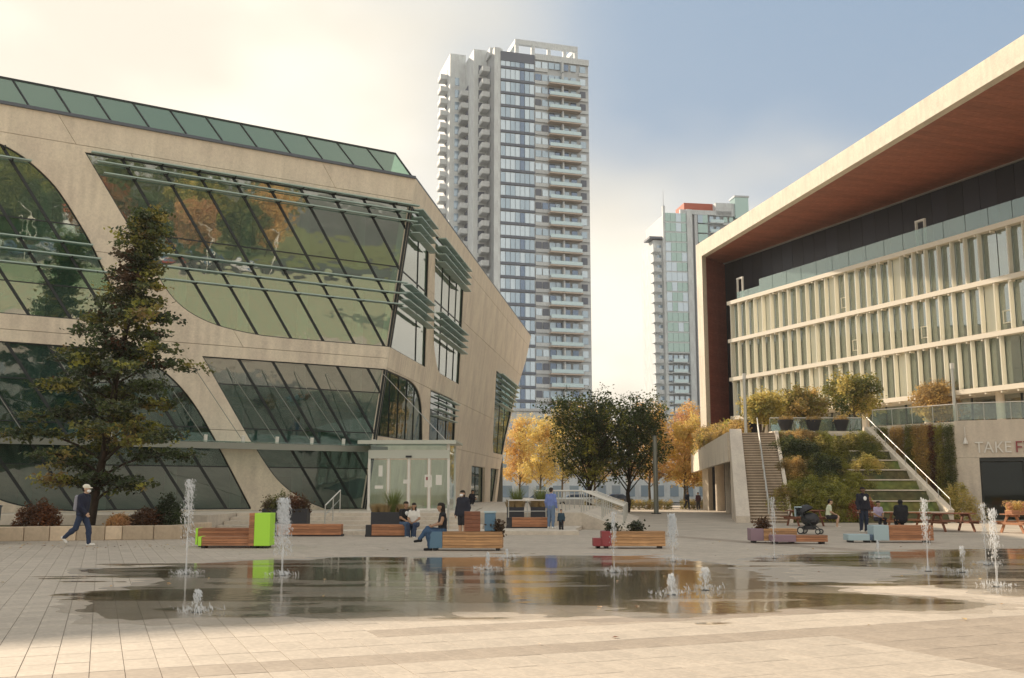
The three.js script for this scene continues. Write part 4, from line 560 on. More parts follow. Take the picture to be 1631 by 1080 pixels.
function shrub(name, label, pos, w, h, d, colours, seed, n, clump = 'small', group, shape = 'dome') {
  const R = rng(seed), t = thing(name, label, 'shrub', pos, 0, group), pts = [], stems = [];
  for (let i = 0; i < n; i++) { const a = R() * 6.283, u = Math.pow(R(), 0.4); if (shape === 'box') pts.push(V((R() - 0.5) * w, R() * h, (R() - 0.5) * d)); else { const y = Math.pow(R(), 0.8), k = u * Math.sqrt(1 - y * y * 0.92) * (0.55 + 0.9 * noise3(Math.cos(a) * 1.6 + seed, y * 2.4, Math.sin(a) * 1.6)); pts.push(V(Math.cos(a) * k * w / 1.7, y * h * (0.6 + 0.85 * noise3(Math.cos(a) * 2 + seed, 3, Math.sin(a) * 2) + 0.15 * R()), Math.sin(a) * k * d / 1.7)); } }
  for (let i = 0; i < 7; i++) { const a = R() * 6.28; stems.push(rod(V(Math.cos(a) * w * 0.1, 0, Math.sin(a) * d * 0.1), V(Math.cos(a) * w * 0.3, h * 0.7, Math.sin(a) * d * 0.3), 0.02, 0.008, 4)); }
  obj('stem', stems, M.bark, t); crownMesh(t, 'crown', CL[clump], pts, colours, R); return t;
}
{ // planting on the bank
  const bankY = (z) => clamp((-z - 55.9) / 9) * (YT - 0.15), R = rng(404);
  const S = [[15.9, -57.2, 3.0, 1.5, 'dark olive shrub at the foot of the bank by the stairs', [C.olive, C.lime, C.tan]], [17.6, -57.6, 3.2, 1.6, 'wide olive shrub in the middle of the bank foot', [C.olive, C.lime, C.green]], [19.4, -56.6, 1.5, 1.0, 'pink red shrub at the bank foot beside the tiers', [C.pink, C.red, C.orange]], [16.6, -60.3, 1.9, 1.3, 'gold brown shrub halfway up the bank', [C.gold, C.tan, C.olive]], [18.6, -60.6, 2.4, 1.3, 'dark green shrub halfway up the bank', [C.green, C.deep, C.olive]], [17.4, -62.6, 2.8, 1.4, 'dense dark green shrub under the bowl planters', [C.green, C.deep, C.olive]], [19.8, -62.8, 2.4, 1.3, 'leafy green shrub high on the bank', [C.lime, C.olive, C.yellow]], [21.6, -63.2, 2.3, 1.3, 'bright yellow green shrub at the tier tops', [C.lime, C.olive, C.yellow]], [18.1, -64.4, 2.8, 0.7, 'low orange tan planting along the terrace curb', [C.gold, C.tan, C.orange]], [21.2, -60.8, 2.0, 1.2, 'yellow olive shrub above the grass tiers', [C.lime, C.yellow, C.olive]], [19.9, -59.2, 1.7, 1.0, 'lime green shrub spilling on the tiers', [C.lime, C.olive]], [21.9, -62.2, 1.6, 1.1, 'small green shrub against the sloping wall', [C.green, C.lime]]];
  S.forEach(([x, z, w, h, label, col], i) => shrub('bank_shrub', label, [x, bankY(z) - 0.15, z], w * 1.1, h * 0.72, w * 0.9, col, 500 + i, Math.round(240 * w), 'small', 'shrubs on the planted bank'));
  const pts = []; for (let i = 0; i < 9000; i++) { const z = -56 - R() * 8.7, x = lerp(15.3 + (-z - 56) * 0.2, 20.2, R()); pts.push(V(x, bankY(z) + R() * 0.38, z)); } const im = crownMesh(scene, 'ground_cover', CL.small, pts, [C.olive, C.lime, C.lime, C.tan, C.yellow], R, [0.7, 1.2]); im.userData.kind = 'stuff'; im.userData.label = 'low green and tan ground cover on the bank'; im.userData.category = 'ground cover';
  // climbers on the side wall
  const H = [[0.05, 0.5, [C.green, C.olive, C.lime], 'green climber column nearest the cafe corner'], [0.16, 0.42, [C.lime, C.tan], 'olive climber column second from cafe corner'], [0.235, 0.36, [C.rust, C.brown, C.red], 'narrow rusty climber column beside the widest tan panel'], [0.37, 1.15, [C.tan, C.gold, C.lime, C.tan], 'widest tan and gold climber panel on the ivy wall'], [0.51, 0.5, [C.olive, C.lime], 'green climber column between the two tan panels'], [0.66, 0.86, [C.gold, C.tan, C.olive], 'brown gold climber panel far along the ivy wall'], [0.85, 0.7, [C.olive, C.lime, C.green], 'yellow green climber column at the top of the sloping wall']];
  H.forEach(([f, w, col, label], i) => { const t = shrub('wall_climber', label, [lerp(27.2, 23.7, f) - 0.2, 0.05, lerp(-62, -66.6, f) + 0.15], w, 5.75, 0.42, col, 700 + i, Math.round(820 * w), 'small', 'climbers on the side wall', 'box'); t.rotation.y = Math.atan2(4.6, -3.5); });
  shrub('corner_planting', 'yellow green planting at the foot of the ivy wall', [25.6, 0, -58.6], 2.4, 1.5, 2, [C.lime, C.yellow, C.olive], 760, 420);
  { const hd = thing('parapet_hedge', 'golden green hedge along the top of the terrace parapet', 'hedge', [0, 0, 0]), pts2 = []; for (let i = 0; i < 2600; i++) { const f = R(); pts2.push(V(lerp(14.6, 17.6, f) + R() * 0.9, 5.4 + R() * (0.5 + 0.9 * R()) * (0.7 + f), lerp(-66.3, -98, f))); } obj('stem', [rod(V(15, YT, -68), V(15, 6, -68), 0.02), rod(V(16.6, YT, -88), V(16.6, 6.2, -88), 0.02)], M.bark, hd); crownMesh(hd, 'crown', CL.fine, pts2, [C.olive, C.tan, C.gold, C.lime], R); }
}
function grassTuft(n, h, spread, seed, w = 0.012) { const R = rng(seed), v = []; for (let i = 0; i < n; i++) { const a = R() * 6.28, r = Math.sqrt(R()) * spread, x = Math.cos(a) * r, z = Math.sin(a) * r, hh = h * (0.55 + 0.5 * R()), lx = Math.cos(a) * hh * (0.2 + 0.45 * R()), lz = Math.sin(a) * hh * (0.2 + 0.45 * R()), px = -Math.sin(a) * w, pz = Math.cos(a) * w; v.push(x - px, 0, z - pz, x + px, 0, z + pz, x + lx * 0.4 + px * 0.7, hh * 0.6, z + lz * 0.4 + pz * 0.7, x - px, 0, z - pz, x + lx * 0.4 + px * 0.7, hh * 0.6, z + lz * 0.4 + pz * 0.7, x + lx * 0.4 - px * 0.7, hh * 0.6, z + lz * 0.4 - pz * 0.7, x + lx * 0.4 - px * 0.7, hh * 0.6, z + lz * 0.4 - pz * 0.7, x + lx * 0.4 + px * 0.7, hh * 0.6, z + lz * 0.4 + pz * 0.7, x + lx, hh, z + lz); } const g = new THREE.BufferGeometry(); g.setAttribute('position', new THREE.Float32BufferAttribute(v, 3)); g.computeVertexNormals(); return g; }
phy('grassTan', L(0.42, 0.30, 0.14), 0.9, { transmission: 0.3, thickness: 0 }); phy('grassGreen', L(0.16, 0.20, 0.05), 0.9, { transmission: 0.3, thickness: 0 }); phy('grassDark', L(0.05, 0.055, 0.03), 0.9, { transmission: 0.2, thickness: 0 });

{ // fallen leaves scattered over the paving
  const R = rng(333), g = leafClump(9, 1, 0.001, 0.07, 1, true), n = 260, im = new THREE.InstancedMesh(g, M.leaf, n), d = new THREE.Object3D(), pal = [C.gold, C.rust, C.tan, C.brown, C.orange]; im.name = 'fallen_leaves'; im.userData = { kind: 'stuff', label: 'fallen autumn leaves scattered over the plaza', category: 'leaves' }; im.castShadow = im.receiveShadow = true;
  for (let i = 0; i < n; i++) { const near = R() < 0.45, x = near ? -14 + (R() - 0.5) * 9 : (R() - 0.5) * 34, z = near ? -32.8 + R() * 3.5 - (R() < 0.3 ? 0 : 0) : -10 - R() * 26; d.position.set(x, 0.014, z); d.rotation.set((R() - 0.5) * 0.3, R() * 6.28, (R() - 0.5) * 0.3); d.scale.setScalar(0.6 + 0.7 * R()); d.updateMatrix(); im.setMatrixAt(i, d.matrix); im.setColorAt(i, pal[Math.floor(R() * 5)]); }
  scene.add(im);
}
// ---------------------------------------------------------------- library terrace: broad steps, ramp and rails
{
  const t = thing('library_terrace', 'broad pale stone steps and terrace in front of the library', 'terrace');
  const right = (z) => 2.65 + (-z - 42) * 0.125;
  const lv = [[0.15, -39.6, 2.6], [0.3, -41.6, -1.2], [0.45, -42.6, -1.4], [0.6, -43.6, -1.6], [0.75, -44.6, -1.8]];
  lv.forEach(([y, z, x], i) => { const zb = i < 4 ? lv[i + 1][1] - 0.3 : -62; const n = 5, x0 = -12.0; for (let k = 0; k < n; k++) { const a = lerp(x0, x, k / n), b = lerp(x0, x, (k + 1) / n) - 0.008; obj('step_stone', i < 4 ? prism([[a, z], [b, z], [b, zb], [a, zb]], y - 0.15, y) : prism([[a, z], [b, z], [b, zb], [a, zb]], 0, y), M.greyConcrete, t); } });
  obj('landing', prism([[-1.1, -41.7], [right(-41.7) - 0.05, -41.7], [right(-46), -46], [-1.1, -46]], 0, 0.152), M.greyConcrete, t);
  obj('upper_platform', prism([[-1.7, -46.02], [right(-46), -46.02], [right(-70), -70], [-2.5, -110], [-7.5, -62.1], [-1.75, -62.1]], 0, 0.74), M.greyConcrete, t);
  { const v = [[right(-46) - 0.02, 0.735, -46.02], [right(-46) + 1.9, 0.0, -44.6], [right(-70) + 2.6, 0.0, -70], [right(-70) - 0.02, 0.735, -70], [right(-46) - 0.02, 0, -46.02]], q = new THREE.BufferGeometry(); q.setAttribute('position', new THREE.Float32BufferAttribute([v[0], v[1], v[2], v[0], v[2], v[3], v[0], v[4], v[1]].flat(), 3)); q.computeVertexNormals(); obj('ramp_slope', uvm(q), M.greyConcrete, t); }
  obj('left_bank', prism([[-30, -40.5], [-12.05, -40.5], [-12.05, -62], [-30, -47.6]], 0, 0.74), M.greyConcrete, t);
}
function handrail(label, pts, h, group) { // posts and two rails along a polyline
  const t = thing('handrail', label, 'handrail', [0, 0, 0], 0, group), P = pts.map((p) => V(...p)), up = V(0, h, 0), g = [], low = [];
  for (let i = 0; i + 1 < P.length; i++) { g.push(rod(P[i].clone().add(up), P[i + 1].clone().add(up), 0.026)); low.push(rod(P[i].clone().addScaledVector(up, 0.6), P[i + 1].clone().addScaledVector(up, 0.6), 0.018)); }
  obj('top_rail', g, M.whiteMetal, t); obj('lower_rail', low, M.steel, t); for (const p of P) obj('post', rod(p, p.clone().add(up), 0.026), M.steel, t); return t;
}
handrail('steel handrail on the steps left of the entrance planter', [[-7.35, 0.15, -40.2], [-7.5, 0.45, -42.8], [-7.65, 0.75, -45.4]], 0.98);
handrail('steel handrail on the steps right of the entrance doors', [[-2.55, 0.15, -41.2], [-2.7, 0.45, -43.0], [-2.95, 0.75, -47]], 0.98);
[[-46.6, 'nearest ramp handrail behind the person in blue'], [-48.6, 'second ramp handrail counted from the plaza'], [-51, 'third ramp handrail counted from the plaza'], [-54, 'fourth ramp handrail counted from the plaza'], [-58, 'fifth ramp handrail counted from the plaza'], [-63, 'farthest ramp handrail near the dark tree']].forEach(([z, label]) => { const r = 2.65 + (-z - 42) * 0.125; handrail(label, [[r - 2.2, 0.74, z + 0.3], [r - 1.1, 0.74, z], [r - 0.05, 0.74, z], [r + 0.9, 0.38, z - 0.2], [r + 1.9, 0.02, z - 0.4]], 0.98, 'ramp handrails'); });
handrail('handrail in front of the two black grass planters', [[-0.15, 0.15, -43.4], [0.65, 0.15, -43.5], [1.45, 0.15, -43.6]], 1.15);
// low stone bed with the maple
{
  const t = thing('stone_bed_wall', 'low rough stone wall around the maple bed', 'stone wall'), R = rng(61), tones = [0.75, 0.9, 1, 1.1].map((k) => { const m = M.greyConcrete.clone(); m.color.multiply(L(1, 0.9, 0.78)).multiplyScalar(k); return m; });
  const a = V(-21, 0, -33.6), b = V(-11.6, 0, -36.3); let s = 0; const len = a.distanceTo(b), d = b.clone().sub(a).normalize();
  while (s < len) { const w = 0.55 + R() * 0.6, p = a.clone().addScaledVector(d, s), q = a.clone().addScaledVector(d, Math.min(len, s + w) - 0.015), m = p.clone().lerp(q, 0.5); const g = rbox(p.distanceTo(q), 0.46 + R() * 0.04, 0.45, 0.03); g.rotateY(Math.atan2(-d.z, d.x)); g.translate(m.x, 0.235, m.z); obj('stone', g, tones[Math.floor(R() * 4)], t); s += w; }
  const e = V(-11.9, 0, -36.6); for (let k = 0; k < 4; k++) { const g = rbox(0.45, 0.48, 0.9, 0.03); g.translate(e.x - 0.02 * k, 0.24, e.z - 0.25 - k * 0.92); obj('stone', g, tones[k], t); }
  structure('bed_soil', prism([[-21, -33.9], [-12.1, -36.5], [-12.1, -40.4], [-24, -40.4]], 0.0, 0.36), M.soil);
  [[-18.4, -35.2, 1.0, 0.6, [C.deep, C.brown], 'dark low shrub at the far left of the maple bed'], [-16.6, -35.8, 1.5, 0.8, [C.brown, C.rust, C.deep], 'dark red brown shrub behind the walking person'], [-13.3, -36.9, 1.2, 0.5, [C.brown, C.rust], 'low brown shrub right of the maple trunk'], [-14.0, -36.4, 0.7, 0.35, [C.orange, C.pink], 'small orange pink flower clump under the maple'], [-12.6, -37.4, 1.0, 0.9, [C.deep, C.green], 'dark shrub at the right end of the stone bed']].forEach(([x, z, w, h, c, label], i) => shrub('bed_shrub', label, [x, 0.3, z], w, h, w * 0.8, c, 800 + i, 260, 'small', 'shrubs in the maple bed'));
}
const tones = {}; function tone(n, k) { const j = ((k * 37) % 5 + 5) % 5; return (tones[n + j] ??= (() => { const m = M[n].clone(); m.color.multiplyScalar([0.78, 0.9, 1, 1.08, 1.16][j]); return m; })()); }
// movable timber benches with coloured panels
function bench(label, at, turn, parts) { // parts: [part name, width, height, depth, x, y, z, front material, left panel material]
  const t = thing('timber_bench', label, 'bench', at, turn, 'coloured timber benches on the plaza');
  for (const [w, h, d, x, z, wood, panel, pw, side = -1] of parts) {
    const wx = x - (side < 0 ? -pw / 2 : pw / 2), ww = w - pw, nb = Math.max(3, Math.round(h / 0.095)), bh = (h - 0.07) / nb;
    for (let k = 0; k < nb; k++) obj('plank', rbox(ww - 0.005 - 0.006 * (k % 2), bh - 0.006, d - 0.004 * ((k * 7) % 3), 0.006, wx, 0.07 + (k + 0.5) * bh, z), tone(wood, k + Math.round(x * 10)), t);
    if (pw > 0) obj('painted_panel', rbox(pw, h - 0.07, d + 0.012, 0.012, x + side * (w / 2 - pw / 2), 0.07 + (h - 0.07) / 2, z), M[panel], t);
    for (const sx of [-1, 1]) obj('foot', box(0.1, 0.07, d * 0.8, x + sx * (w / 2 - 0.14), 0.035, z), M.black, t);
  }
  return t;
}
bench('timber bench with tall lime green end panel', [-8.35, 0, -30.6], 0.03, [[2.2, 0.56, 0.55, -0.05, -0.5, 'woodRed', 'lime', 0.07], [1.7, 0.34, 0.5, -0.02, 0.25, 'woodRed', 'lime', 0.1], [0.62, 1.02, 0.72, 0.92, 0.2, 'woodRed', 'lime', 0.46, 1]]);
bench('light timber bench with blue end and two boxes on it', [-1.28, 0, -29.1], -0.05, [[2.05, 0.53, 0.62, 0, 0, 'wood', 'blue', 0.36]]);
bench('timber bench with dark red end panel', [3.5, 0, -30.2], 0.0, [[1.85, 0.5, 0.6, 0.05, 0, 'wood', 'red', 0.28], [0.3, 0.3, 0.4, -0.98, 0.05, 'woodDark', 'red', 0.3]]);
bench('low two level timber bench with purple panels', [8.85, 0, -33.2], -0.04, [[1.5, 0.46, 0.6, -0.35, -0.35, 'wood', 'purple', 0.42], [1.75, 0.28, 0.55, 0.32, 0.35, 'woodRed', 'purple', 0.75]]);
bench('timber bench with pale blue panels under the picnic group', [12.45, 0, -33.8], -0.02, [[1.95, 0.56, 0.62, 0.35, 0, 'woodRed', 'sky', 0.5], [0.82, 0.27, 0.55, -1.05, 0.05, 'navyPanel', 'sky', 0.7]]);
for (const [label, at, w] of [['short timber bench in front of the black grass planter', [-4.55, 0, -38.2], 1.3], ['timber bench behind the lime green bench', [-7.6, 0, -38.6], 2.4], ['dark timber bench before the paired grass planters', [0.75, 0.15, -43.0], 1.5]]) { const t = thing('plank_bench', label, 'bench', at, 0, 'plain benches by the steps'); for (let k = 0; k < 4; k++) obj('plank', rbox(w, 0.095, 0.5, 0.01, 0, 0.1 + k * 0.1, 0), tone('woodRed', k + Math.round(w * 10)), t); obj('base', box(w + 0.3, 0.08, 0.42, -0.1, 0.04, 0), M.black, t); obj('end_block', box(0.22, 0.38, 0.44, -w / 2 - 0.12, 0.24, 0), M.black, t); }
{ // boxes on the blue-ended bench
  const b = thing('timber_box', 'brown timber box standing on the light timber bench', 'box', [-1.13, 0.533, -29.15], 0.05); for (let k = 0; k < 5; k++) obj('plank', rbox(0.45, 0.108, 0.4, 0.006, 0, 0.055 + k * 0.111, 0), M.woodDark, b); obj('base_plate', box(0.44, 0.01, 0.39, 0, 0.005, 0), M.woodDark, b);
  const c = thing('blue_bin', 'blue box beside the brown box on the light timber bench', 'box', [-0.62, 0.533, -29.1], -0.08); obj('body', rbox(0.3, 0.5, 0.3, 0.02, 0, 0.255, 0), M.blue, c); obj('lid', rbox(0.33, 0.05, 0.33, 0.015, 0, 0.53, 0), M.sky, c);
  shrub('potted_plant', 'small dark plant at the right end of the light timber bench', [-0.42, 0.535, -29.05], 0.28, 0.2, 0.25, [C.brown, C.deep], 870, 26, 'small');
  shrub('bench_plant', 'left small dark plant on the red ended bench', [2.95, 0.5, -30.3], 0.3, 0.16, 0.3, [C.deep, C.brown], 871, 30, 'small', 'plants set in the benches'); shrub('bench_plant', 'right small dark plant on the red ended bench', [3.65, 0.5, -30.3], 0.4, 0.16, 0.3, [C.deep, C.brown], 872, 36, 'small', 'plants set in the benches'); shrub('bench_plant', 'small brown plant on the purple bench', [8.2, 0.46, -33.5], 0.34, 0.2, 0.3, [C.brown, C.rust], 873, 30, 'small', 'plants set in the benches');
}
// black planters
function planter(label, pos, w, h, d, kind) {
  const t = thing('black_planter', label, 'planter', pos, 0, 'black planters'); const wall = 0.05;
  obj('side', rbox(w, h, wall, 0.012, 0, h / 2, d / 2), M.planterBlack, t); obj('side', rbox(w, h, wall, 0.012, 0, h / 2, -d / 2), M.planterBlack, t); obj('side', rbox(wall, h, d - wall, 0.012, w / 2 - wall / 2, h / 2, 0), M.planterBlack, t); obj('side', rbox(wall, h, d - wall, 0.012, -w / 2 + wall / 2, h / 2, 0), M.planterBlack, t); obj('soil', box(w - 0.1, 0.05, d - 0.1, 0, h - 0.08, 0), M.soil, t);
  if (kind === 'grass') { const R = rng(Math.round(w * 100)); for (let k = 0; k < 9; k++) obj('grass_tuft', grassTuft(150, 0.42, 0.13, 900 + k), M.grassTan, t, [lerp(-w / 2 + 0.12, w / 2 - 0.12, k / 8), h - 0.06, (R() - 0.5) * d * 0.6]); obj('grass_tuft', grassTuft(220, 1.0, 0.12, 930), M.grassGreen, t, [0.05, h - 0.06, 0]); }
  if (kind === 'shrub') { const R = rng(5), a = [], b = []; for (let i = 0; i < 220; i++) { const s = R() < 0.5 ? -1 : 1; (s < 0 ? a : b).push(V(s * w * 0.24 + (R() - 0.5) * w * 0.5, h - 0.05 + R() * R() * 0.75, (R() - 0.5) * d)); } crownMesh(t, 'crown', CL.small, a, [C.deep, C.olive, C.brown], R); crownMesh(t, 'crown', CL.small, b, [C.rust, C.brown, C.olive], R); }
  return t;
}
planter('black planter with two dark shrubs behind the lime green bench', [-8.9, 0.15, -40.3], 1.75, 0.85, 0.7, 'shrub');
planter('long black planter of tan grass before the entrance', [-4.75, 0.15, -40.2], 1.5, 0.72, 0.7, 'grass');
planter('left of two black planters with tan grass by the ramp', [0.15, 0.152, -44.6], 0.75, 0.85, 0.7, 'grass'); planter('second black planter of tan grass near the man in blue', [1.2, 0.152, -44.9], 0.75, 0.85, 0.7, 'grass');
{ // large round pot at the left edge
  const t = thing('round_pot', 'large dark round pot cut by the left picture edge', 'planter', [-17.25, 0, -32.6]); obj('pot', new THREE.LatheGeometry([[0.01, 0], [0.42, 0], [0.72, 0.35], [0.85, 0.75], [0.86, 1.15], [0.9, 1.2], [0.82, 1.22], [0.8, 1.1], [0.01, 1.08]].map(([x, y]) => new THREE.Vector2(x, y)), 32), M.slateTrim, t); obj('grass_tuft', grassTuft(420, 0.7, 0.55, 77), M.grassGreen, t, [0, 1.08, 0]); obj('grass_tuft', grassTuft(200, 0.5, 0.6, 78), M.grassTan, t, [0, 1.08, 0]);
}
for (const [x, label] of [[17.75, 'left bowl planter on the terrace curb'], [19.55, 'middle bowl planter on the terrace curb'], [21.35, 'right bowl planter on the terrace curb']]) { const t = thing('bowl_planter', label, 'planter', [x, 5.55, -65.45], 0, 'bowl planters on the terrace'); obj('bowl', new THREE.LatheGeometry([[0.01, 0], [0.26, 0], [0.3, 0.03], [0.52, 0.72], [0.5, 0.75], [0.46, 0.7], [0.01, 0.66]].map(([a, b]) => new THREE.Vector2(a, b)), 24), M.planterBlack, t); const R = rng(Math.round(x * 10)), p = []; for (let i = 0; i < 70; i++) { const a = R() * 6.28, r = Math.sqrt(R()) * 0.45; p.push(V(Math.cos(a) * r, 0.7 + R() * 0.25, Math.sin(a) * r)); } crownMesh(t, 'crown', CL.small, p, [C.gold, C.tan, C.olive], R, [0.5, 0.9]); }
// picnic tables
function picnic(label, at, turn, mat) {
  const t = thing('picnic_table', label, 'picnic table', at, turn, 'picnic tables');
  for (let k = 0; k < 5; k++) obj('top_plank', rbox(1.8, 0.045, 0.145, 0.008, 0, 0.75, (k - 2) * 0.152), tone(mat, k), t);
  for (const s of [-1, 1]) { for (let k = 0; k < 2; k++) obj('seat_plank', rbox(1.8, 0.045, 0.14, 0.008, 0, 0.44, s * (0.66 + k * 0.15)), M[mat], t); for (const e of [-1, 1]) { obj('leg', bar(V(e * 0.65, 0.0, s * 0.62), V(e * 0.65, 0.73, s * 0.2), 0.05, 0.11), M[mat], t); } }
  for (const e of [-1, 1]) { obj('seat_beam', bar(V(e * 0.7, 0.38, -0.84), V(e * 0.7, 0.38, 0.84), 0.05, 0.1), M[mat], t); obj('top_beam', bar(V(e * 0.6, 0.69, -0.36), V(e * 0.6, 0.69, 0.36), 0.05, 0.08), M[mat], t); }
  return t;
}
picnic('dark red picnic table behind the stroller', [14.5, 0, -50.6], 0.2, 'woodDark'); picnic('picnic table where the person in black hoodie sits', [17.5, 0, -45.2], 0.1, 'woodRed'); picnic('dark picnic table at the foot of the sloping wall', [18.65, 0, -43.4], 0.12, 'woodDark'); picnic('picnic table cut by the right picture edge', [20.85, 0, -41.6], 0.3, 'woodRed');
{ const t = thing('flower_tray', 'tray of yellow and pink flowers on the rightmost picnic table', 'flowers', [20.65, 0.7735, -41.6], 0.3); obj('tray', rbox(1.1, 0.14, 0.4, 0.02, 0, 0.07, 0), M.woodRed, t); const R = rng(12), p = []; for (let i = 0; i < 90; i++) p.push(V((R() - 0.5) * 1.1, 0.16 + R() * 0.3, (R() - 0.5) * 0.4)); crownMesh(t, 'crown', CL.small, p, [C.yellow, C.pink, C.orange, C.red], R, [0.6, 1]); }
{ // grey post lamp and bollards at the far side of the plaza
  const t = thing('plaza_pole', 'thick grey lamp pole right of the dark trees', 'lamp pole', [11.3, 0, -80]); obj('pole', rod(V(0, 0, 0), V(0, 6.1, 0), 0.19, 0.17, 16), M.canopySteel, t); obj('cap', rod(V(0, 6.1, 0), V(0, 6.16, 0), 0.25, 0.25, 16), M.darkSteel, t); obj('base_plate', rod(V(0, 0, 0), V(0, 0.06, 0), 0.4, 0.4, 16), M.darkSteel, t);
  const p2 = thing('plaza_pole', 'slim white lamp post behind the thick grey pole', 'lamp pole', [10.9, 0, -96]); obj('pole', rod(V(0, 0, 0), V(0, 6.2, 0), 0.07, 0.05, 10), M.whiteMetal, p2); obj('lamp_head', new THREE.SphereGeometry(0.22, 16, 12).translate(0, 6.35, 0), M.whiteMetal, p2);
  for (const [x, z, w, label] of [[13.6, -101, 4.5, 'low tan grass bed beyond the grey pole'], [9.0, -100, 4, 'low tan hedge bed under the dark trees'], [19, -103, 4, 'low green hedge bed beyond the terrace columns']]) { const hb = shrub('hedge_bed', label, [x, 0, z], w, 0.9, 1.4, [C.tan, C.olive, C.gold], Math.round(900 + x), 420, 'small', 'hedge beds beyond the plaza', 'box'); }
}
// stroller
{
  const t = thing('stroller', 'dark pushchair with pale blue blanket behind the purple bench', 'pushchair', [11.75, 0, -40.4], rad(60));
  const tubes = (P, r, name, m) => obj(name, P.map(([a, b]) => rod(V(...a), V(...b), r)), M[m], t);
  tubes([[[-0.25, 0.16, -0.3], [-0.25, 0.55, 0.1]], [[0.25, 0.16, -0.3], [0.25, 0.55, 0.1]], [[-0.25, 0.16, 0.36], [-0.25, 0.62, -0.15]], [[0.25, 0.16, 0.36], [0.25, 0.62, -0.15]], [[-0.25, 0.62, -0.15], [-0.25, 1.02, -0.48]], [[0.25, 0.62, -0.15], [0.25, 1.02, -0.48]], [[-0.25, 1.02, -0.48], [0.25, 1.02, -0.48]], [[-0.25, 0.2, -0.26], [0.25, 0.2, -0.26]]], 0.018, 'frame', 'darkSteel');
  obj('seat', [rbox(0.44, 0.06, 0.4, 0.02, 0, 0.5, 0.08), bar(V(0, 0.5, -0.12), V(0, 0.95, -0.3), 0.44, 0.06)], M.black, t);
  const hood = new THREE.SphereGeometry(0.3, 18, 10, 0, Math.PI * 2, 0, Math.PI * 0.45); hood.scale(0.95, 1.1, 1.15); hood.rotateX(-0.5); hood.translate(0, 0.82, -0.12); obj('hood', hood, M.black, t);
  { const q = new THREE.SphereGeometry(1, 18, 12); q.scale(0.24, 0.27, 0.36); q.translate(0, 0.58, 0.02); obj('seat_shell', q, M.black, t); }
  obj('basket', rbox(0.4, 0.16, 0.42, 0.03, 0, 0.26, 0), M.black, t); obj('blanket', [rbox(0.48, 0.36, 0.05, 0.02, 0, 0.86, -0.5), rbox(0.44, 0.05, 0.3, 0.02, 0, 1.05, -0.38), rbox(0.05, 0.34, 0.2, 0.02, 0.29, 0.84, -0.36)], M.sky, t);
  for (const [x, z, r] of [[-0.27, -0.3, 0.15], [0.27, -0.3, 0.15], [-0.25, 0.36, 0.11], [0.25, 0.36, 0.11]]) { const w = new THREE.TorusGeometry(r - 0.025, 0.025, 8, 20); w.rotateY(Math.PI / 2); w.translate(x, r, z); const m = obj('wheel', w, M.black, t); obj('rim', rod(V(x - 0.015, r, z), V(x + 0.015, r, z), r * 0.6, r * 0.6, 12), M.steel, m); }
}
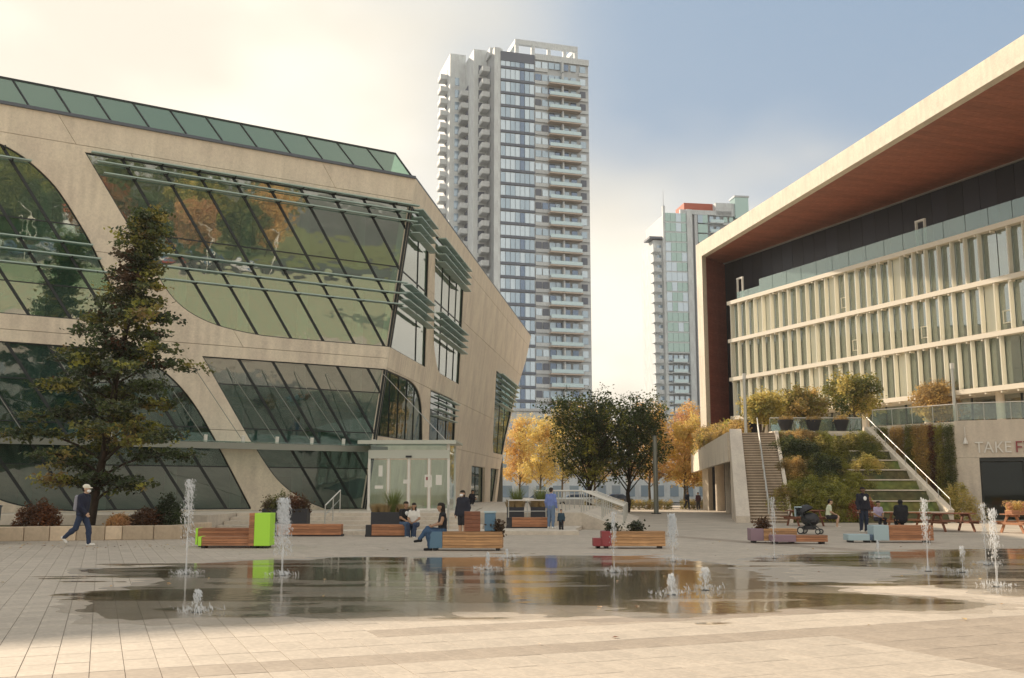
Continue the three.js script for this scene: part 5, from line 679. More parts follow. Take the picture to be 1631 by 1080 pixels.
// ---------------------------------------------------------------- people: one smooth body mesh each, with clothing and hair as parts
// bones: [a, b, ra, rb]; the field is a smooth minimum of tapered capsules, meshed by surface nets
function netMesh(bones, cell, k = 60, sub = null) {
  let lo = V(9, 9, 9), hi = V(-9, -9, -9);
  for (const [a, b, ra, rb] of bones) for (const [p, r] of [[a, ra], [b, rb]]) { lo.min(V(p[0] - r, p[1] - r, p[2] - r)); hi.max(V(p[0] + r, p[1] + r, p[2] + r)); }
  const pad = 3 * cell; lo.subScalar(pad); hi.addScalar(pad);
  const nx = Math.ceil((hi.x - lo.x) / cell) + 1, ny = Math.ceil((hi.y - lo.y) / cell) + 1, nz = Math.ceil((hi.z - lo.z) / cell) + 1, F = new Float32Array(nx * ny * nz);
  const dist = (x, y, z, [a, b, ra, rb]) => { const bx = b[0] - a[0], by = b[1] - a[1], bz = b[2] - a[2], px = x - a[0], py = y - a[1], pz = z - a[2], l = bx * bx + by * by + bz * bz, t = l > 0 ? Math.min(1, Math.max(0, (px * bx + py * by + pz * bz) / l)) : 0; return Math.hypot(px - bx * t, py - by * t, pz - bz * t) - (ra + (rb - ra) * t); };
  const reach = Math.max(0.06, 3 * cell);
  for (const bn of bones) { // each bone only touches its own neighbourhood
    const [a, b, ra, rb] = bn, m = Math.max(ra, rb) + reach, r0 = [0, 1, 2].map((i) => Math.min(a[i], b[i]) - m), r1 = [0, 1, 2].map((i) => Math.max(a[i], b[i]) + m), o = [lo.x, lo.y, lo.z], nn = [nx, ny, nz], i0 = r0.map((v, i) => Math.max(0, Math.floor((v - o[i]) / cell))), i1 = r1.map((v, i) => Math.min(nn[i] - 1, Math.ceil((v - o[i]) / cell)));
    for (let z = i0[2]; z <= i1[2]; z++) for (let y = i0[1]; y <= i1[1]; y++) for (let x = i0[0]; x <= i1[0]; x++) { const d = dist(lo.x + x * cell, lo.y + y * cell, lo.z + z * cell, bn); if (d < reach) F[(z * ny + y) * nx + x] += Math.exp(-k * d) - Math.exp(-k * reach) * 0.5; }
  }
  const val = (i) => F[i] - 1, pos = [], idx = new Int32Array(nx * ny * nz).fill(-1), tri = [];
  const off = [0, 1, nx, nx + 1, nx * ny, nx * ny + 1, nx * ny + nx, nx * ny + nx + 1], E = [[0, 1], [2, 3], [4, 5], [6, 7], [0, 2], [1, 3], [4, 6], [5, 7], [0, 4], [1, 5], [2, 6], [3, 7]];
  const lg = (f) => -Math.log(Math.max(f, 1e-9)) / k;
  for (let z = 0; z < nz - 1; z++) for (let y = 0; y < ny - 1; y++) for (let x = 0; x < nx - 1; x++) {
    const c = (z * ny + y) * nx + x; let m = 0; for (let i = 0; i < 8; i++) if (val(c + off[i]) > 0) m |= 1 << i; if (m === 0 || m === 255) continue;
    let sx = 0, sy = 0, sz = 0, n = 0; for (const [p, q] of E) if (((m >> p) & 1) !== ((m >> q) & 1)) { const a = lg(F[c + off[p]]), b = lg(F[c + off[q]]), t = clamp(a / (a - b)); sx += lerp(p & 1, q & 1, t); sy += lerp((p >> 1) & 1, (q >> 1) & 1, t); sz += lerp(p >> 2, q >> 2, t); n++; }
    idx[c] = pos.length / 3; pos.push(lo.x + (x + sx / n) * cell, lo.y + (y + sy / n) * cell, lo.z + (z + sz / n) * cell);
  }
  const st = [1, nx, nx * ny];
  for (let z = 1; z < nz - 1; z++) for (let y = 1; y < ny - 1; y++) for (let x = 1; x < nx - 1; x++) { const c = (z * ny + y) * nx + x, s = val(c) > 0; for (let a = 0; a < 3; a++) { if (s === val(c + st[a]) > 0) continue; const u = st[(a + 1) % 3], v = st[(a + 2) % 3], q = [idx[c], idx[c - u], idx[c - u - v], idx[c - v]]; if (q.some((i) => i < 0)) continue; if (s) tri.push(q[0], q[1], q[2], q[0], q[2], q[3]); else tri.push(q[0], q[2], q[1], q[0], q[3], q[2]); } }
  const g = new THREE.BufferGeometry(); g.setAttribute('position', new THREE.Float32BufferAttribute(pos, 3)); g.setIndex(tri); g.computeVertexNormals(); return g;
}
const tint = (g, c) => { const n = g.attributes.position.count, a = new Float32Array(n * 3); for (let i = 0; i < n; i++) a.set([c.r, c.g, c.b], i * 3); g.setAttribute('color', new THREE.BufferAttribute(a, 3)); g.deleteAttribute('uv'); return g; };
M.skin = new THREE.MeshStandardMaterial({ name: 'skin', vertexColors: true, roughness: 0.6 });
const cloth = {}; const clothMat = (r, g, b, rough = 0.9) => (cloth[[r, g, b]] ??= new THREE.MeshStandardMaterial({ name: 'cloth', color: L(r, g, b), roughness: rough }));
const POSE = {
  stand: { hip: [0, 0.93, 0], ch: [0, 1.28, 0.0], nk: [0, 1.47, -0.01], hd: [0, 1.62, 0.02], leg: [[[0.1, 0.5, 0.02], [0.1, 0.085, -0.03]], [[-0.1, 0.5, 0.0], [-0.11, 0.085, -0.05]]], arm: [[[0.24, 1.14, -0.04], [0.25, 0.9, 0.05]], [[-0.24, 1.14, -0.04], [-0.25, 0.9, 0.05]]] },
  walk: { hip: [0, 0.92, 0], ch: [0, 1.27, 0.03], nk: [0, 1.46, 0.04], hd: [0, 1.61, 0.08], leg: [[[0.09, 0.52, 0.17], [0.09, 0.085, 0.2]], [[-0.09, 0.52, -0.12], [-0.09, 0.24, -0.46]]], arm: [[[0.23, 1.13, -0.12], [0.24, 0.92, -0.06]], [[-0.23, 1.14, 0.06], [-0.22, 0.95, 0.22]]] },
  sit: { hip: [0, 0.53, 0], ch: [0, 0.88, 0.04], nk: [0, 1.07, 0.07], hd: [0, 1.22, 0.12], leg: [[[0.13, 0.53, 0.43], [0.12, 0.085, 0.4]], [[-0.13, 0.53, 0.43], [-0.12, 0.085, 0.36]]], arm: [[[0.22, 0.76, 0.1], [0.1, 0.64, 0.3]], [[-0.22, 0.76, 0.1], [-0.1, 0.64, 0.32]]] },
  cross: { hip: [0, 0.53, 0], ch: [0, 0.88, -0.01], nk: [0, 1.07, 0.0], hd: [0, 1.22, 0.05], leg: [[[0.11, 0.53, 0.43], [0.11, 0.085, 0.38]], [[0.0, 0.62, 0.42], [0.12, 0.34, 0.68]]], arm: [[[0.21, 0.77, 0.08], [0.08, 0.7, 0.3]], [[-0.21, 0.76, 0.08], [-0.08, 0.7, 0.3]]] },
  crouch: { hip: [0, 0.3, -0.05], ch: [0, 0.62, 0.08], nk: [0, 0.8, 0.14], hd: [0, 0.94, 0.2], leg: [[[0.14, 0.5, 0.3], [0.12, 0.085, 0.12]], [[-0.14, 0.5, 0.3], [-0.12, 0.085, 0.1]]], arm: [[[0.23, 0.55, 0.25], [0.1, 0.48, 0.42]], [[-0.23, 0.55, 0.25], [-0.1, 0.48, 0.44]]] },
};
function person(label, at, yaw, o) {
  const t = thing('person', label, 'person', at, yaw), P = POSE[o.pose], sc = (o.h ?? 1.72) / 1.74, fm = o.female ? 0.88 : 1, skin = o.skin ?? L(0.42, 0.26, 0.17), out = [];
  const sh = [[0.17 * fm, P.nk[1] - 0.06, P.nk[2] - 0.01], [-0.17 * fm, P.nk[1] - 0.06, P.nk[2] - 0.01]], hp = [[0.09, P.hip[1] - 0.02, P.hip[2]], [-0.09, P.hip[1] - 0.02, P.hip[2]]];
  const side = (p, x) => [p[0] + x, p[1], p[2]], add = (p, d) => [p[0] + d[0], p[1] + d[1], p[2] + d[2]], mid = (a, b, k) => [0, 1, 2].map((i) => lerp(a[i], b[i], k));
  const torso = (g) => [[side(P.hip, 0.07), side(P.ch, 0.08 * fm), 0.105 + g, 0.105 * fm + g], [side(P.hip, -0.07), side(P.ch, -0.08 * fm), 0.105 + g, 0.105 * fm + g], [side(P.ch, 0.08 * fm), sh[0], 0.1 * fm + g, 0.062 + g], [side(P.ch, -0.08 * fm), sh[1], 0.1 * fm + g, 0.062 + g], [P.ch, mid(P.ch, P.nk, 0.85), 0.1 + g, 0.07 + g]];
  const arms = (g, upto) => [0, 1].flatMap((i) => { const [el, wr] = P.arm[i]; return upto > 1 ? [[sh[i], el, 0.056 * fm + g, 0.045 * fm + g], [el, wr, 0.043 * fm + g, 0.031 + g]] : [[sh[i], mid(sh[i], el, upto), 0.056 * fm + g, 0.05 * fm + g]]; });
  const legs = (g, full) => [0, 1].flatMap((i) => { const [kn, an] = P.leg[i]; const a = [[hp[i], kn, 0.088 + g, 0.06 + g]]; if (full) a.push([kn, mid(kn, an, 0.35), 0.058 + g, 0.056 + g], [mid(kn, an, 0.35), an, 0.056 + g, 0.04 + g]); else a[0] = [hp[i], mid(hp[i], kn, 0.82), 0.09 + g, 0.075 + g]; return a; });
  const footDir = (i) => { const [kn, an] = P.leg[i]; return o.pose === 'walk' && i === 1 ? [0.0, -0.13, 0.08] : o.pose === 'cross' && i === 1 ? [0.02, -0.07, 0.14] : [i ? -0.02 : 0.02, -0.045, 0.15]; };
  const feet = (g) => [0, 1].flatMap((i) => { const an = P.leg[i][1], f = footDir(i), heel = add(an, o.pose === 'walk' && i === 1 ? [0, 0.0, -0.04] : [0, -0.045, -0.035]); return [[heel, add(an, f), 0.037 + g, 0.031 + g], [an, heel, 0.036 + g, 0.036 + g]]; });
  // skin: trunk, neck, limbs
  out.push(tint(netMesh([...torso(-0.004), [P.nk, add(P.hd, [0, -0.06, 0]), 0.055, 0.05], ...arms(0, 2), ...legs(0, true), ...feet(-0.006)], 0.016), skin));
  // head on its own finer grid: skull, jaw, brow, nose, lips, ears
  const H = P.hd, hb = [[add(H, [0, 0.045, -0.02]), add(H, [0, 0.035, 0.015]), 0.083, 0.08], [add(H, [0, 0, 0.02]), add(H, [0, -0.075, 0.045]), 0.066, 0.038], [add(H, [0, 0.012, 0.092]), add(H, [0, -0.022, 0.108]), 0.009, 0.014], [add(H, [-0.03, 0.032, 0.083]), add(H, [0.03, 0.032, 0.083]), 0.01, 0.01], [add(H, [-0.018, -0.05, 0.084]), add(H, [0.018, -0.05, 0.084]), 0.008, 0.008], [add(H, [0.08, 0.02, 0]), add(H, [0.082, -0.02, 0.005]), 0.014, 0.01], [add(H, [-0.08, 0.02, 0]), add(H, [-0.082, -0.02, 0.005]), 0.014, 0.01], [add(H, [0, -0.07, -0.01]), P.nk, 0.048, 0.052]];
  out.push(tint(netMesh(hb, 0.0065, 130), skin)); for (const x of [-0.03, 0.03]) { const e = new THREE.SphereGeometry(0.011, 8, 6); e.translate(...add(H, [x, 0.016, 0.083])); out.push(tint(e, L(0.03, 0.02, 0.015))); }
  // hands: palm, four fingers, thumb
  for (let i = 0; i < 2; i++) { const [el, wr] = P.arm[i], d = V(wr[0] - el[0], wr[1] - el[1], wr[2] - el[2]).normalize(), s = i ? -1 : 1, n = V(-s, 0, 0).addScaledVector(d, s * d.x).normalize(), w = V().crossVectors(d, n), q = (a, b, c) => V(...wr).addScaledVector(d, a).addScaledVector(w, b).addScaledVector(n, c).toArray(), hbn = [[q(0, 0, 0), q(0.075, 0, 0.004), 0.027, 0.03], [q(0.03, 0.018, 0), q(0.08, 0.026, 0.003), 0.018, 0.014], [q(0.03, -0.018, 0), q(0.08, -0.026, 0.003), 0.018, 0.014]]; [-0.028, -0.009, 0.01, 0.029].forEach((b, k) => { const l = [0.062, 0.075, 0.08, 0.07][k]; hbn.push([q(0.085, b, 0.004), q(0.085 + l * 0.55, b * 1.1, 0.014), 0.0095, 0.009], [q(0.085 + l * 0.55, b * 1.1, 0.014), q(0.085 + l * 0.85, b * 1.1, 0.036), 0.009, 0.0075]); }); hbn.push([q(0.025, 0.028, 0.006), q(0.06, 0.052, 0.022), 0.012, 0.01], [q(0.06, 0.052, 0.022), q(0.085, 0.048, 0.036), 0.01, 0.008]); out.push(tint(netMesh(hbn, 0.006, 190), skin)); }
  obj('body', mergeC(out), M.skin, t);
  const part = (name, bones, col, cell = 0.017, k = 60) => { const g = netMesh(bones, cell, k); if (name === 'top' || name === 'trousers') { const p = g.attributes.position, n = g.attributes.normal; for (let i = 0; i < p.count; i++) { const x = p.getX(i), y = p.getY(i), z = p.getZ(i), f = 0.02 * (fbm(x * 9 + at[0], y * 13, z * 9 + at[2], 3) - 0.42); p.setXYZ(i, x + n.getX(i) * f, y + n.getY(i) * f, z + n.getZ(i) * f); } g.computeVertexNormals(); } return obj(name, g, clothMat(...col), t); };
  part('top', [...torso(0.014 + (o.loose ?? 0)), ...(o.sleeve ? arms(0.012 + (o.loose ?? 0) * 0.7, o.sleeve) : [])], o.top); part('trousers', [[add(hp[0], [0.0, 0.05, 0]), add(hp[1], [0, 0.05, 0]), 0.115, 0.115], ...legs(0.016, !o.shorts)], o.bottom); part('shoes', feet(0.006), o.shoes ?? [0.7, 0.68, 0.64], 0.011, 110);
  const hc = o.hair ?? [0.02, 0.015, 0.012], hairB = [[add(H, [0, 0.06, -0.03]), add(H, [0, 0.07, 0.02]), 0.088, 0.078], [add(H, [0, 0.0, -0.055]), add(H, [0, 0.05, -0.05]), 0.062, 0.07]]; if (o.long) hairB.push([add(H, [0, 0, -0.06]), add(H, [0, -0.3, -0.1]), 0.072, 0.045], [add(H, [0.06, 0.0, -0.02]), add(H, [0.075, -0.2, -0.03]), 0.035, 0.03], [add(H, [-0.06, 0.0, -0.02]), add(H, [-0.075, -0.2, -0.03]), 0.035, 0.03]); if (o.pony) hairB.push([add(H, [0, 0.04, -0.1]), add(H, [0, -0.24, -0.16]), 0.035, 0.02]);
  if (!o.hood) part('hair', hairB, hc, 0.009, 100); else part('hood', [[add(H, [0, 0.05, -0.03]), add(H, [0, 0.04, 0.0]), 0.105, 0.1], [add(H, [0, -0.08, -0.05]), P.nk, 0.085, 0.1]], o.top, 0.011, 80);
  if (o.cap) { part('cap', [[add(H, [0, 0.075, -0.02]), add(H, [0, 0.08, 0.02]), 0.093, 0.085], [add(H, [-0.035, 0.065, 0.07]), add(H, [-0.03, 0.055, 0.165]), 0.018, 0.012], [add(H, [0.035, 0.065, 0.07]), add(H, [0.03, 0.055, 0.165]), 0.018, 0.012], [add(H, [0, 0.068, 0.07]), add(H, [0, 0.058, 0.175]), 0.018, 0.012]], o.cap, 0.008, 110); }
  if (o.mask) part('face_mask', [[add(H, [-0.035, -0.035, 0.08]), add(H, [0.035, -0.035, 0.08]), 0.04, 0.04], [add(H, [0, -0.02, 0.1]), add(H, [0, -0.06, 0.085]), 0.02, 0.025]], [0.8, 0.8, 0.8], 0.008, 110);
  if (o.pack) part('backpack', [[add(P.ch, [0.07, 0.12, -0.17]), add(P.ch, [0.07, -0.2, -0.18]), 0.075, 0.09], [add(P.ch, [-0.07, 0.12, -0.17]), add(P.ch, [-0.07, -0.2, -0.18]), 0.075, 0.09], [add(sh[0], [-0.05, 0.04, 0.02]), add(P.ch, [0.12, 0.0, 0.11]), 0.02, 0.02], [add(sh[1], [0.05, 0.04, 0.02]), add(P.ch, [-0.12, 0.0, 0.11]), 0.02, 0.02]], o.pack, 0.014, 80);
  if (o.print) { const e = new THREE.SphereGeometry(0.075, 16, 10); e.scale(1, 1.1, 0.22); e.translate(...add(P.ch, [0.0, 0.04, o.print])); obj('shirt_print', e, clothMat(0.8, 0.8, 0.78), t); }
  if (o.bag) { part('shoulder_bag', [[add(P.hip, [0.2, 0.02, 0]), add(P.hip, [0.2, -0.14, 0.02]), 0.07, 0.085]], o.bag, 0.014, 80); }
  t.scale.setScalar(sc); return t;
}
const R90 = Math.PI / 2, olive = L(0.36, 0.21, 0.13), tanS = L(0.5, 0.32, 0.22), deepS = L(0.16, 0.085, 0.055);
person('person in white cap and dark jacket walking past the stone wall', [-13.2, 0, -31.4], R90 - 0.1, { pose: 'walk', h: 1.84, top: [0.012, 0.015, 0.035], sleeve: 2, loose: 0.018, bottom: [0.025, 0.04, 0.085], cap: [0.7, 0.66, 0.55], mask: true, pack: [0.26, 0.26, 0.3], skin: tanS });
person('seated person in black shirt nearest the black grass planter', [-4.02, -0.05, -38.25], rad(35), { pose: 'sit', h: 1.72, top: [0.015, 0.015, 0.018], sleeve: 0.7, bottom: [0.06, 0.11, 0.2], skin: olive, print: 0.125 });
person('seated person in white top beside the one in black shirt', [-3.62, -0.05, -38.0], rad(-10), { pose: 'sit', h: 1.66, female: true, top: [0.72, 0.7, 0.66], sleeve: 0.7, bottom: [0.03, 0.05, 0.1], long: true, skin: olive });
person('person in black tank top sitting cross legged on blue ended bench', [-1.98, 0.0, -29.1], -R90 + 0.25, { pose: 'cross', h: 1.7, female: true, top: [0.012, 0.013, 0.018], bottom: [0.035, 0.075, 0.145], shoes: [0.01, 0.01, 0.012], long: true, skin: olive });
person('masked person in dark jacket and bare legs behind the brown box', [-1.72, 0.0, -35.6], rad(-30), { pose: 'stand', h: 1.68, female: true, top: [0.02, 0.022, 0.035], sleeve: 2, loose: 0.03, bottom: [0.02, 0.02, 0.025], shorts: true, mask: true, long: true, skin: tanS });
person('dark clad person crouching by the library side doorway', [-2.95, 0.74, -72], rad(60), { pose: 'crouch', h: 1.75, top: [0.012, 0.012, 0.02], sleeve: 2, bottom: [0.015, 0.018, 0.03], skin: olive });
person('person in blue shirt and jeans standing before the ramp', [1.62, 0.152, -42.3], rad(150), { pose: 'stand', h: 1.66, top: [0.16, 0.22, 0.5], sleeve: 2, bottom: [0.14, 0.2, 0.3], hair: [0.03, 0.02, 0.015], skin: tanS });
person('small child in dark top in front of the blue shirted person', [1.98, 0, -41.2], rad(-20), { pose: 'stand', h: 0.95, top: [0.03, 0.06, 0.09], sleeve: 2, bottom: [0.02, 0.02, 0.025], hair: [0.06, 0.03, 0.02], skin: tanS });
person('left of two distant people near the terrace columns', [17.0, 0, -99], rad(20), { pose: 'walk', h: 1.75, top: [0.02, 0.03, 0.05], sleeve: 2, bottom: [0.02, 0.03, 0.05], skin: olive });
person('right of two distant people near the terrace columns', [17.7, 0, -97], rad(-30), { pose: 'stand', h: 1.66, top: [0.06, 0.02, 0.03], sleeve: 2, bottom: [0.025, 0.025, 0.03], skin: olive });
person('person in pale shirt and dark shorts sitting at dark red table', [15.25, -0.06, -49.3], R90 - 0.15, { pose: 'sit', h: 1.76, top: [0.62, 0.66, 0.5], sleeve: 0.7, bottom: [0.025, 0.022, 0.025], shorts: true, skin: tanS });
person('tall person in black hoodie with white print standing by bench', [14.55, 0, -42.3], rad(15), { pose: 'stand', h: 1.83, top: [0.012, 0.013, 0.024], sleeve: 2, loose: 0.02, bottom: [0.014, 0.022, 0.045], skin: deepS, print: 0.15 });
person('hunched person in black hoodie sitting at the middle table', [16.9, -0.06, -44.35], rad(175), { pose: 'sit', h: 1.76, top: [0.01, 0.011, 0.016], sleeve: 2, loose: 0.05, bottom: [0.012, 0.012, 0.018], hood: true, skin: olive });
person('person in lilac top sitting across from the black hoodie', [16.5, -0.06, -46.15], rad(10), { pose: 'sit', h: 1.68, female: true, top: [0.42, 0.36, 0.52], sleeve: 0.7, bottom: [0.02, 0.02, 0.03], skin: olive });
// ---------------------------------------------------------------- fountain jets: a column of water breaking into drops, with a splash ring
const dropG = new THREE.IcosahedronGeometry(1, 1);
function jet(label, x, z, h, r, plume, seed) {
  const R = rng(seed), rings = Math.max(6, Math.round(h / 0.05)), seg = 9, v = [], ix = [];
  for (let i = 0; i <= rings; i++) { const f = i / rings, y = f * h, rr = r * 0.5 * (i === rings ? 0.02 : (1.0 - 0.45 * f) * (0.5 + 1.0 * noise3(f * 14, seed, 1))), ox = (noise3(f * 6, seed, 9) - 0.5) * r * 1.4 * f, oz = (noise3(f * 6, seed, 17) - 0.5) * r * 1.4 * f; for (let k = 0; k < seg; k++) { const a = k / seg * 6.283, q = rr * (0.6 + 0.8 * noise3(Math.cos(a) * 2 + 7, f * 22, Math.sin(a) * 2 + seed)); v.push(ox + Math.cos(a) * q, y, oz + Math.sin(a) * q); } }
  for (let i = 0; i < rings; i++) for (let k = 0; k < seg; k++) { const a = i * seg + k, b = i * seg + (k + 1) % seg; ix.push(a, a + seg, b, b, a + seg, b + seg); }
  const g = new THREE.BufferGeometry(); g.setAttribute('position', new THREE.Float32BufferAttribute(v, 3)); g.setIndex(ix); g.computeVertexNormals();
  const t = thing('fountain_jet', label, 'fountain jet', [x, 0.009, z], 0, 'fountain jets'); obj('water_column', g, M.foam, t);
  const N = plume * 6 + 150, drops = new THREE.InstancedMesh(dropG, M.foam, N), d = new THREE.Object3D(); drops.name = 'droplets'; drops.userData.kind = 'stuff'; drops.castShadow = drops.receiveShadow = true;
  for (let i = 0; i < N; i++) {
    const a = R() * 6.283, s = 0.003 + 0.009 * R() * R(); let y, q;
    if (i < plume * 6) { const f = Math.pow(R(), 0.55); y = h * (0.25 + 0.8 * f); q = r * (0.5 + 2.3 * R() * (1.15 - f * 0.75)) + 0.06 * h * R() * R(); } else { y = 0.02 + R() * R() * 0.09; q = 0.03 + R() * 0.34; }
    d.position.set(Math.cos(a) * q, y, Math.sin(a) * q); d.scale.set(s, s * (1 + R() * 5), s); d.rotation.set(R() * 0.6, R(), R() * 0.6); d.updateMatrix(); drops.setMatrixAt(i, d.matrix);
  }
  obj('nozzle', rod(V(0, -0.006, 0), V(0, 0.004, 0), 0.07, 0.07, 16), M.darkSteel, t);
  t.add(drops); return t;
}
[['tall jet with a spear shaped top at the left', -6.49, -20.52, 1.78, 0.038, 140], ['thick frothy jet in front of the lime green bench', -4.51, -20.21, 1.42, 0.06, 360], ['short jet at the near left edge of the water', -4.26, -14.03, 0.27, 0.028, 30], ['small jet in front of the light timber bench', -0.51, -21.68, 0.33, 0.02, 24], ['tiny jet right of the light timber bench', -0.12, -25.6, 0.2, 0.02, 14], ['slender jet before the red ended bench', 2.08, -21.0, 1.15, 0.02, 60], ['short white jet with a wide splash in the middle', 2.53, -16.4, 0.3, 0.028, 40], ['broken feathery jet right of the red ended bench', 3.79, -24.2, 1.05, 0.045, 260], ['stubby blob of water right of the wide splash', 3.22, -17.2, 0.34, 0.045, 40], ['thin jet in front of the long stairs', 6.48, -25.4, 1.42, 0.022, 60], ['small thin jet before the pale blue bench', 9.05, -25.4, 0.42, 0.02, 20], ['tall thin jet right of the pale blue bench', 8.6, -21.3, 1.4, 0.028, 80], ['small jet between the two jets on the right', 9.19, -21.0, 0.5, 0.022, 24], ['tall bursting jet in front of the cafe', 8.36, -17.8, 1.25, 0.03, 90], ['faint thin jet in front of the cafe pier', 10.69, -23.2, 1.3, 0.022, 50]].forEach(([label, x, z, h, r, p], i) => jet(label, x, z, h, r, p, 1000 + i));
// ---------------------------------------------------------------- street beyond and park behind the camera (mirrored in the library glass)
function car(label, at, turn, col, group) {
  const t = thing('parked_car', label, 'car', at, turn, group), paint = new THREE.MeshPhysicalMaterial({ name: 'carPaint', color: L(...col), roughness: 0.35, clearcoat: 1, clearcoatRoughness: 0.05 });
  const prof = new THREE.Shape(); prof.moveTo(-2.15, 0.3); prof.lineTo(-2.2, 0.75); prof.quadraticCurveTo(-2.1, 0.92, -1.6, 0.95); prof.lineTo(-1.0, 1.0); prof.lineTo(1.9, 0.98); prof.quadraticCurveTo(2.2, 0.92, 2.2, 0.6); prof.lineTo(2.15, 0.3); prof.lineTo(1.75, 0.3); prof.absarc(1.35, 0.32, 0.38, 0, Math.PI, false); prof.lineTo(-0.95, 0.3); prof.absarc(-1.35, 0.32, 0.38, 0, Math.PI, false); prof.lineTo(-2.15, 0.3);
  const ext = (s, w, m, name, y = 0) => { const g = new THREE.ExtrudeGeometry(s, { depth: w, bevelEnabled: true, bevelSize: 0.05, bevelThickness: 0.06, bevelSegments: 2, curveSegments: 6 }); g.translate(0, y, -w / 2); obj(name, uvm(g), m, t); };
  ext(prof, 1.6, paint, 'body'); const cab = poly([[-1.05, 1.0], [-0.45, 1.42], [1.0, 1.44], [1.75, 1.0]]); ext(cab, 1.4, M.towerGlassBlue, 'cabin_glass'); const rf = poly([[-0.42, 1.44], [-0.3, 1.48], [0.9, 1.49], [1.0, 1.45]]); ext(rf, 1.36, paint, 'roof_panel');
  for (const x of [-1.35, 1.35]) for (const s of [-1, 1]) { const w = obj('wheel', rod(V(x, 0.32, s * 0.66), V(x, 0.32, s * 0.88), 0.32, 0.32, 18), M.black, t); obj('rim', rod(V(x, 0.32, s * 0.87), V(x, 0.32, s * 0.895), 0.2, 0.2, 14), M.steel, w); }
  for (const s of [-1, 1]) { obj('headlight', rbox(0.08, 0.13, 0.32, 0.03, -2.19, 0.72, s * 0.58), M.whiteMetal, t); obj('tail_light', rbox(0.08, 0.14, 0.3, 0.03, 2.2, 0.76, s * 0.6), M.red, t); } return t;
}
{ const g = new THREE.PlaneGeometry(320, 12); g.rotateX(-Math.PI / 2); g.translate(20, -0.05, -140); structure('street', uvm(g), M.asphalt); const s = new THREE.PlaneGeometry(320, 9); s.rotateX(-Math.PI / 2); s.translate(20, -0.03, -129.5); structure('far_pavement', uvm(s), M.plazaFar); }
car('dark blue car parked beyond the ramp under the trees', [11.2, 0, -113], 0.1, [0.03, 0.045, 0.09], 'cars beyond the plaza'); car('silver car parked under the dark trees left of the grey pole', [7.0, 0, -116], 0.05, [0.4, 0.42, 0.44], 'cars beyond the plaza'); car('white car parked behind the yellow trees', [3.0, 0, -118], 0, [0.7, 0.7, 0.68], 'cars beyond the plaza');
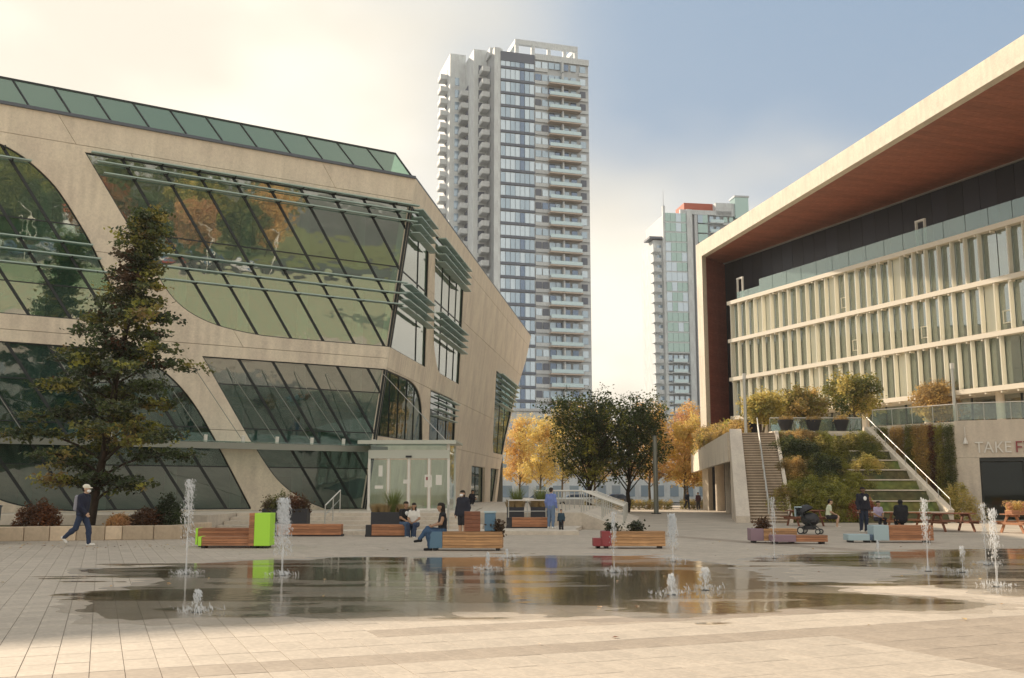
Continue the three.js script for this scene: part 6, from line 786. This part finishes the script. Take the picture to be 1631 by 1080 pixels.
{
  const park = (name, pts, y, m) => structure(name, prism(pts, -0.1, y), m);
  park('park_lawn', [[17, 2], [36, -12], [140, -40], [140, 39], [6, 39], [6, 12]], 0.02, M.parkField); park('park_verge', [[-60, 57], [190, 57], [190, 78], [-60, 78]], 0.0, M.lawn); park('park_path', [[-60, 80.2], [240, 80.2], [240, 200], [-60, 200]], -0.02, M.lawn);
  const g = new THREE.PlaneGeometry(300, 14); g.rotateX(-Math.PI / 2); g.rotateY(0); const road = structure('park_road', uvm(g.translate(40, 0.004, 48)), M.asphalt);
  const cols = [[0.7, 0.7, 0.68], [0.03, 0.04, 0.06], [0.4, 0.42, 0.44], [0.7, 0.7, 0.68], [0.3, 0.03, 0.03], [0.05, 0.05, 0.055], [0.6, 0.6, 0.6]], words = ['white', 'dark blue', 'silver', 'white', 'red', 'black', 'pale grey'];
  const place = ['first', 'second', 'third', 'fourth', 'fifth', 'sixth', 'seventh']; cols.forEach((c, i) => car(words[i] + ' car parked on the park road, ' + place[i] + ' in the row', [36 + i * 9.5, 0.004, 44 + (i % 3) * 1.4], 0.05 * (i % 2), c, 'cars on the park road'));
  ['white', 'silver', 'black', 'white', 'dark blue'].forEach((w, i) => car(w + ' car in the second park road row, place ' + ['one', 'two', 'three', 'four', 'five'][i], [44 + i * 11.3, 0.004, 51.5], 0.03 * i, { white: [0.7, 0.7, 0.68], silver: [0.4, 0.42, 0.44], black: [0.03, 0.03, 0.035], 'dark blue': [0.03, 0.05, 0.1] }[w], 'cars on the park road'));
  for (let i = 0; i < 4; i++) { const t = thing('park_lamp', ['pale street lamp by the park road nearest the plaza', 'second pale street lamp along the park road', 'third pale street lamp along the park road', 'last pale street lamp along the park road'][i], 'street lamp', [40 + i * 17, 0.02, 37], 0, 'lamps on the park road'); obj('pole', rod(V(0, 0, 0), V(0, 8, 0), 0.12, 0.08, 10), M.whiteMetal, t); obj('lamp_arm', rod(V(0, 7.9, 0), V(0, 8.2, 1.6), 0.05, 0.04, 8), M.whiteMetal, t); obj('lamp_head', rbox(0.3, 0.12, 0.7, 0.04, 0, 8.2, 1.8), M.whiteMetal, t); }
  { const t = thing('park_pavilion', 'pale low pavilion beyond the park road', 'building', [95, 0, 84], 0.6); obj('wall', box(26, 5, 10, 0, 2.5, 0), M.towerWhite, t); obj('roof', box(28, 0.6, 12, 0, 5.3, 0), M.towerRed, t); for (let k = 0; k < 8; k++) obj('window', box(1.8, 2, 0.1), M.towerGlassBlue, t, [-11.2 + k * 3.2, 2.6, -5.04]); }
  const T = [[8, 66, 15, 5, [C.olive, C.green, C.lime]], [18, 60, 12, 4.2, [C.green, C.olive]], [27, 70, 16, 5.5, [C.olive, C.lime, C.green]], [36, 62, 11, 4.4, [C.orange, C.rust, C.red]], [46, 72, 17, 5.5, [C.green, C.olive]], [57, 64, 14, 5, [C.lime, C.olive, C.yellow]], [68, 74, 17, 6, [C.olive, C.green]], [78, 66, 14, 5, [C.gold, C.orange]], [90, 78, 18, 6, [C.green, C.olive]], [-4, 74, 16, 5.5, [C.green, C.olive]], [22, 92, 22, 7, [C.olive, C.green]], [50, 96, 23, 7.5, [C.olive, C.lime]], [80, 98, 23, 7.5, [C.green, C.olive]], [22, 58.5, 9, 3.8, [C.deep, C.green]], [42, 59.5, 10, 4.2, [C.deep, C.green]], [52, 58.5, 9.5, 4, [C.rust, C.orange, C.pink]], [64, 59, 11, 4.2, [C.deep, C.olive]]];
  T.forEach(([x0, z, h, w, col], i) => tree('park_tree', ['first', 'second', 'third', 'fourth', 'fifth', 'sixth', 'seventh', 'eighth', 'ninth', 'tenth', 'eleventh', 'twelfth', 'thirteenth', 'fourteenth', 'fifteenth', 'sixteenth', 'seventeenth'][i] + ' tree counted along the park row, ' + ['olive', 'green', 'tall lime', 'orange red', 'tall green', 'yellow lime', 'broad olive', 'golden', 'broad green', 'green end', 'high olive', 'high lime', 'high green', 'dark roadside', 'dark broad roadside', 'rusty roadside', 'dark olive roadside'][i] + ' crown', [x0 * 1.15 + 32, -0.02, z], { seed: 300 + i, h, r: 0.3, limbs: 26, from: 0.16, w, profile: ball(w), twigs: 26, spread: 1.2, rise: 0.4, clump: 'big', colours: col, trunkTo: 0.8, scale: [1, 1.8] }, 'park trees behind the viewer'));
}
scene.fog = new THREE.FogExp2(new THREE.Color().setRGB(0.95, 0.93, 0.9), 0.00022); // thin autumn haze
renderer.render(scene, camera);
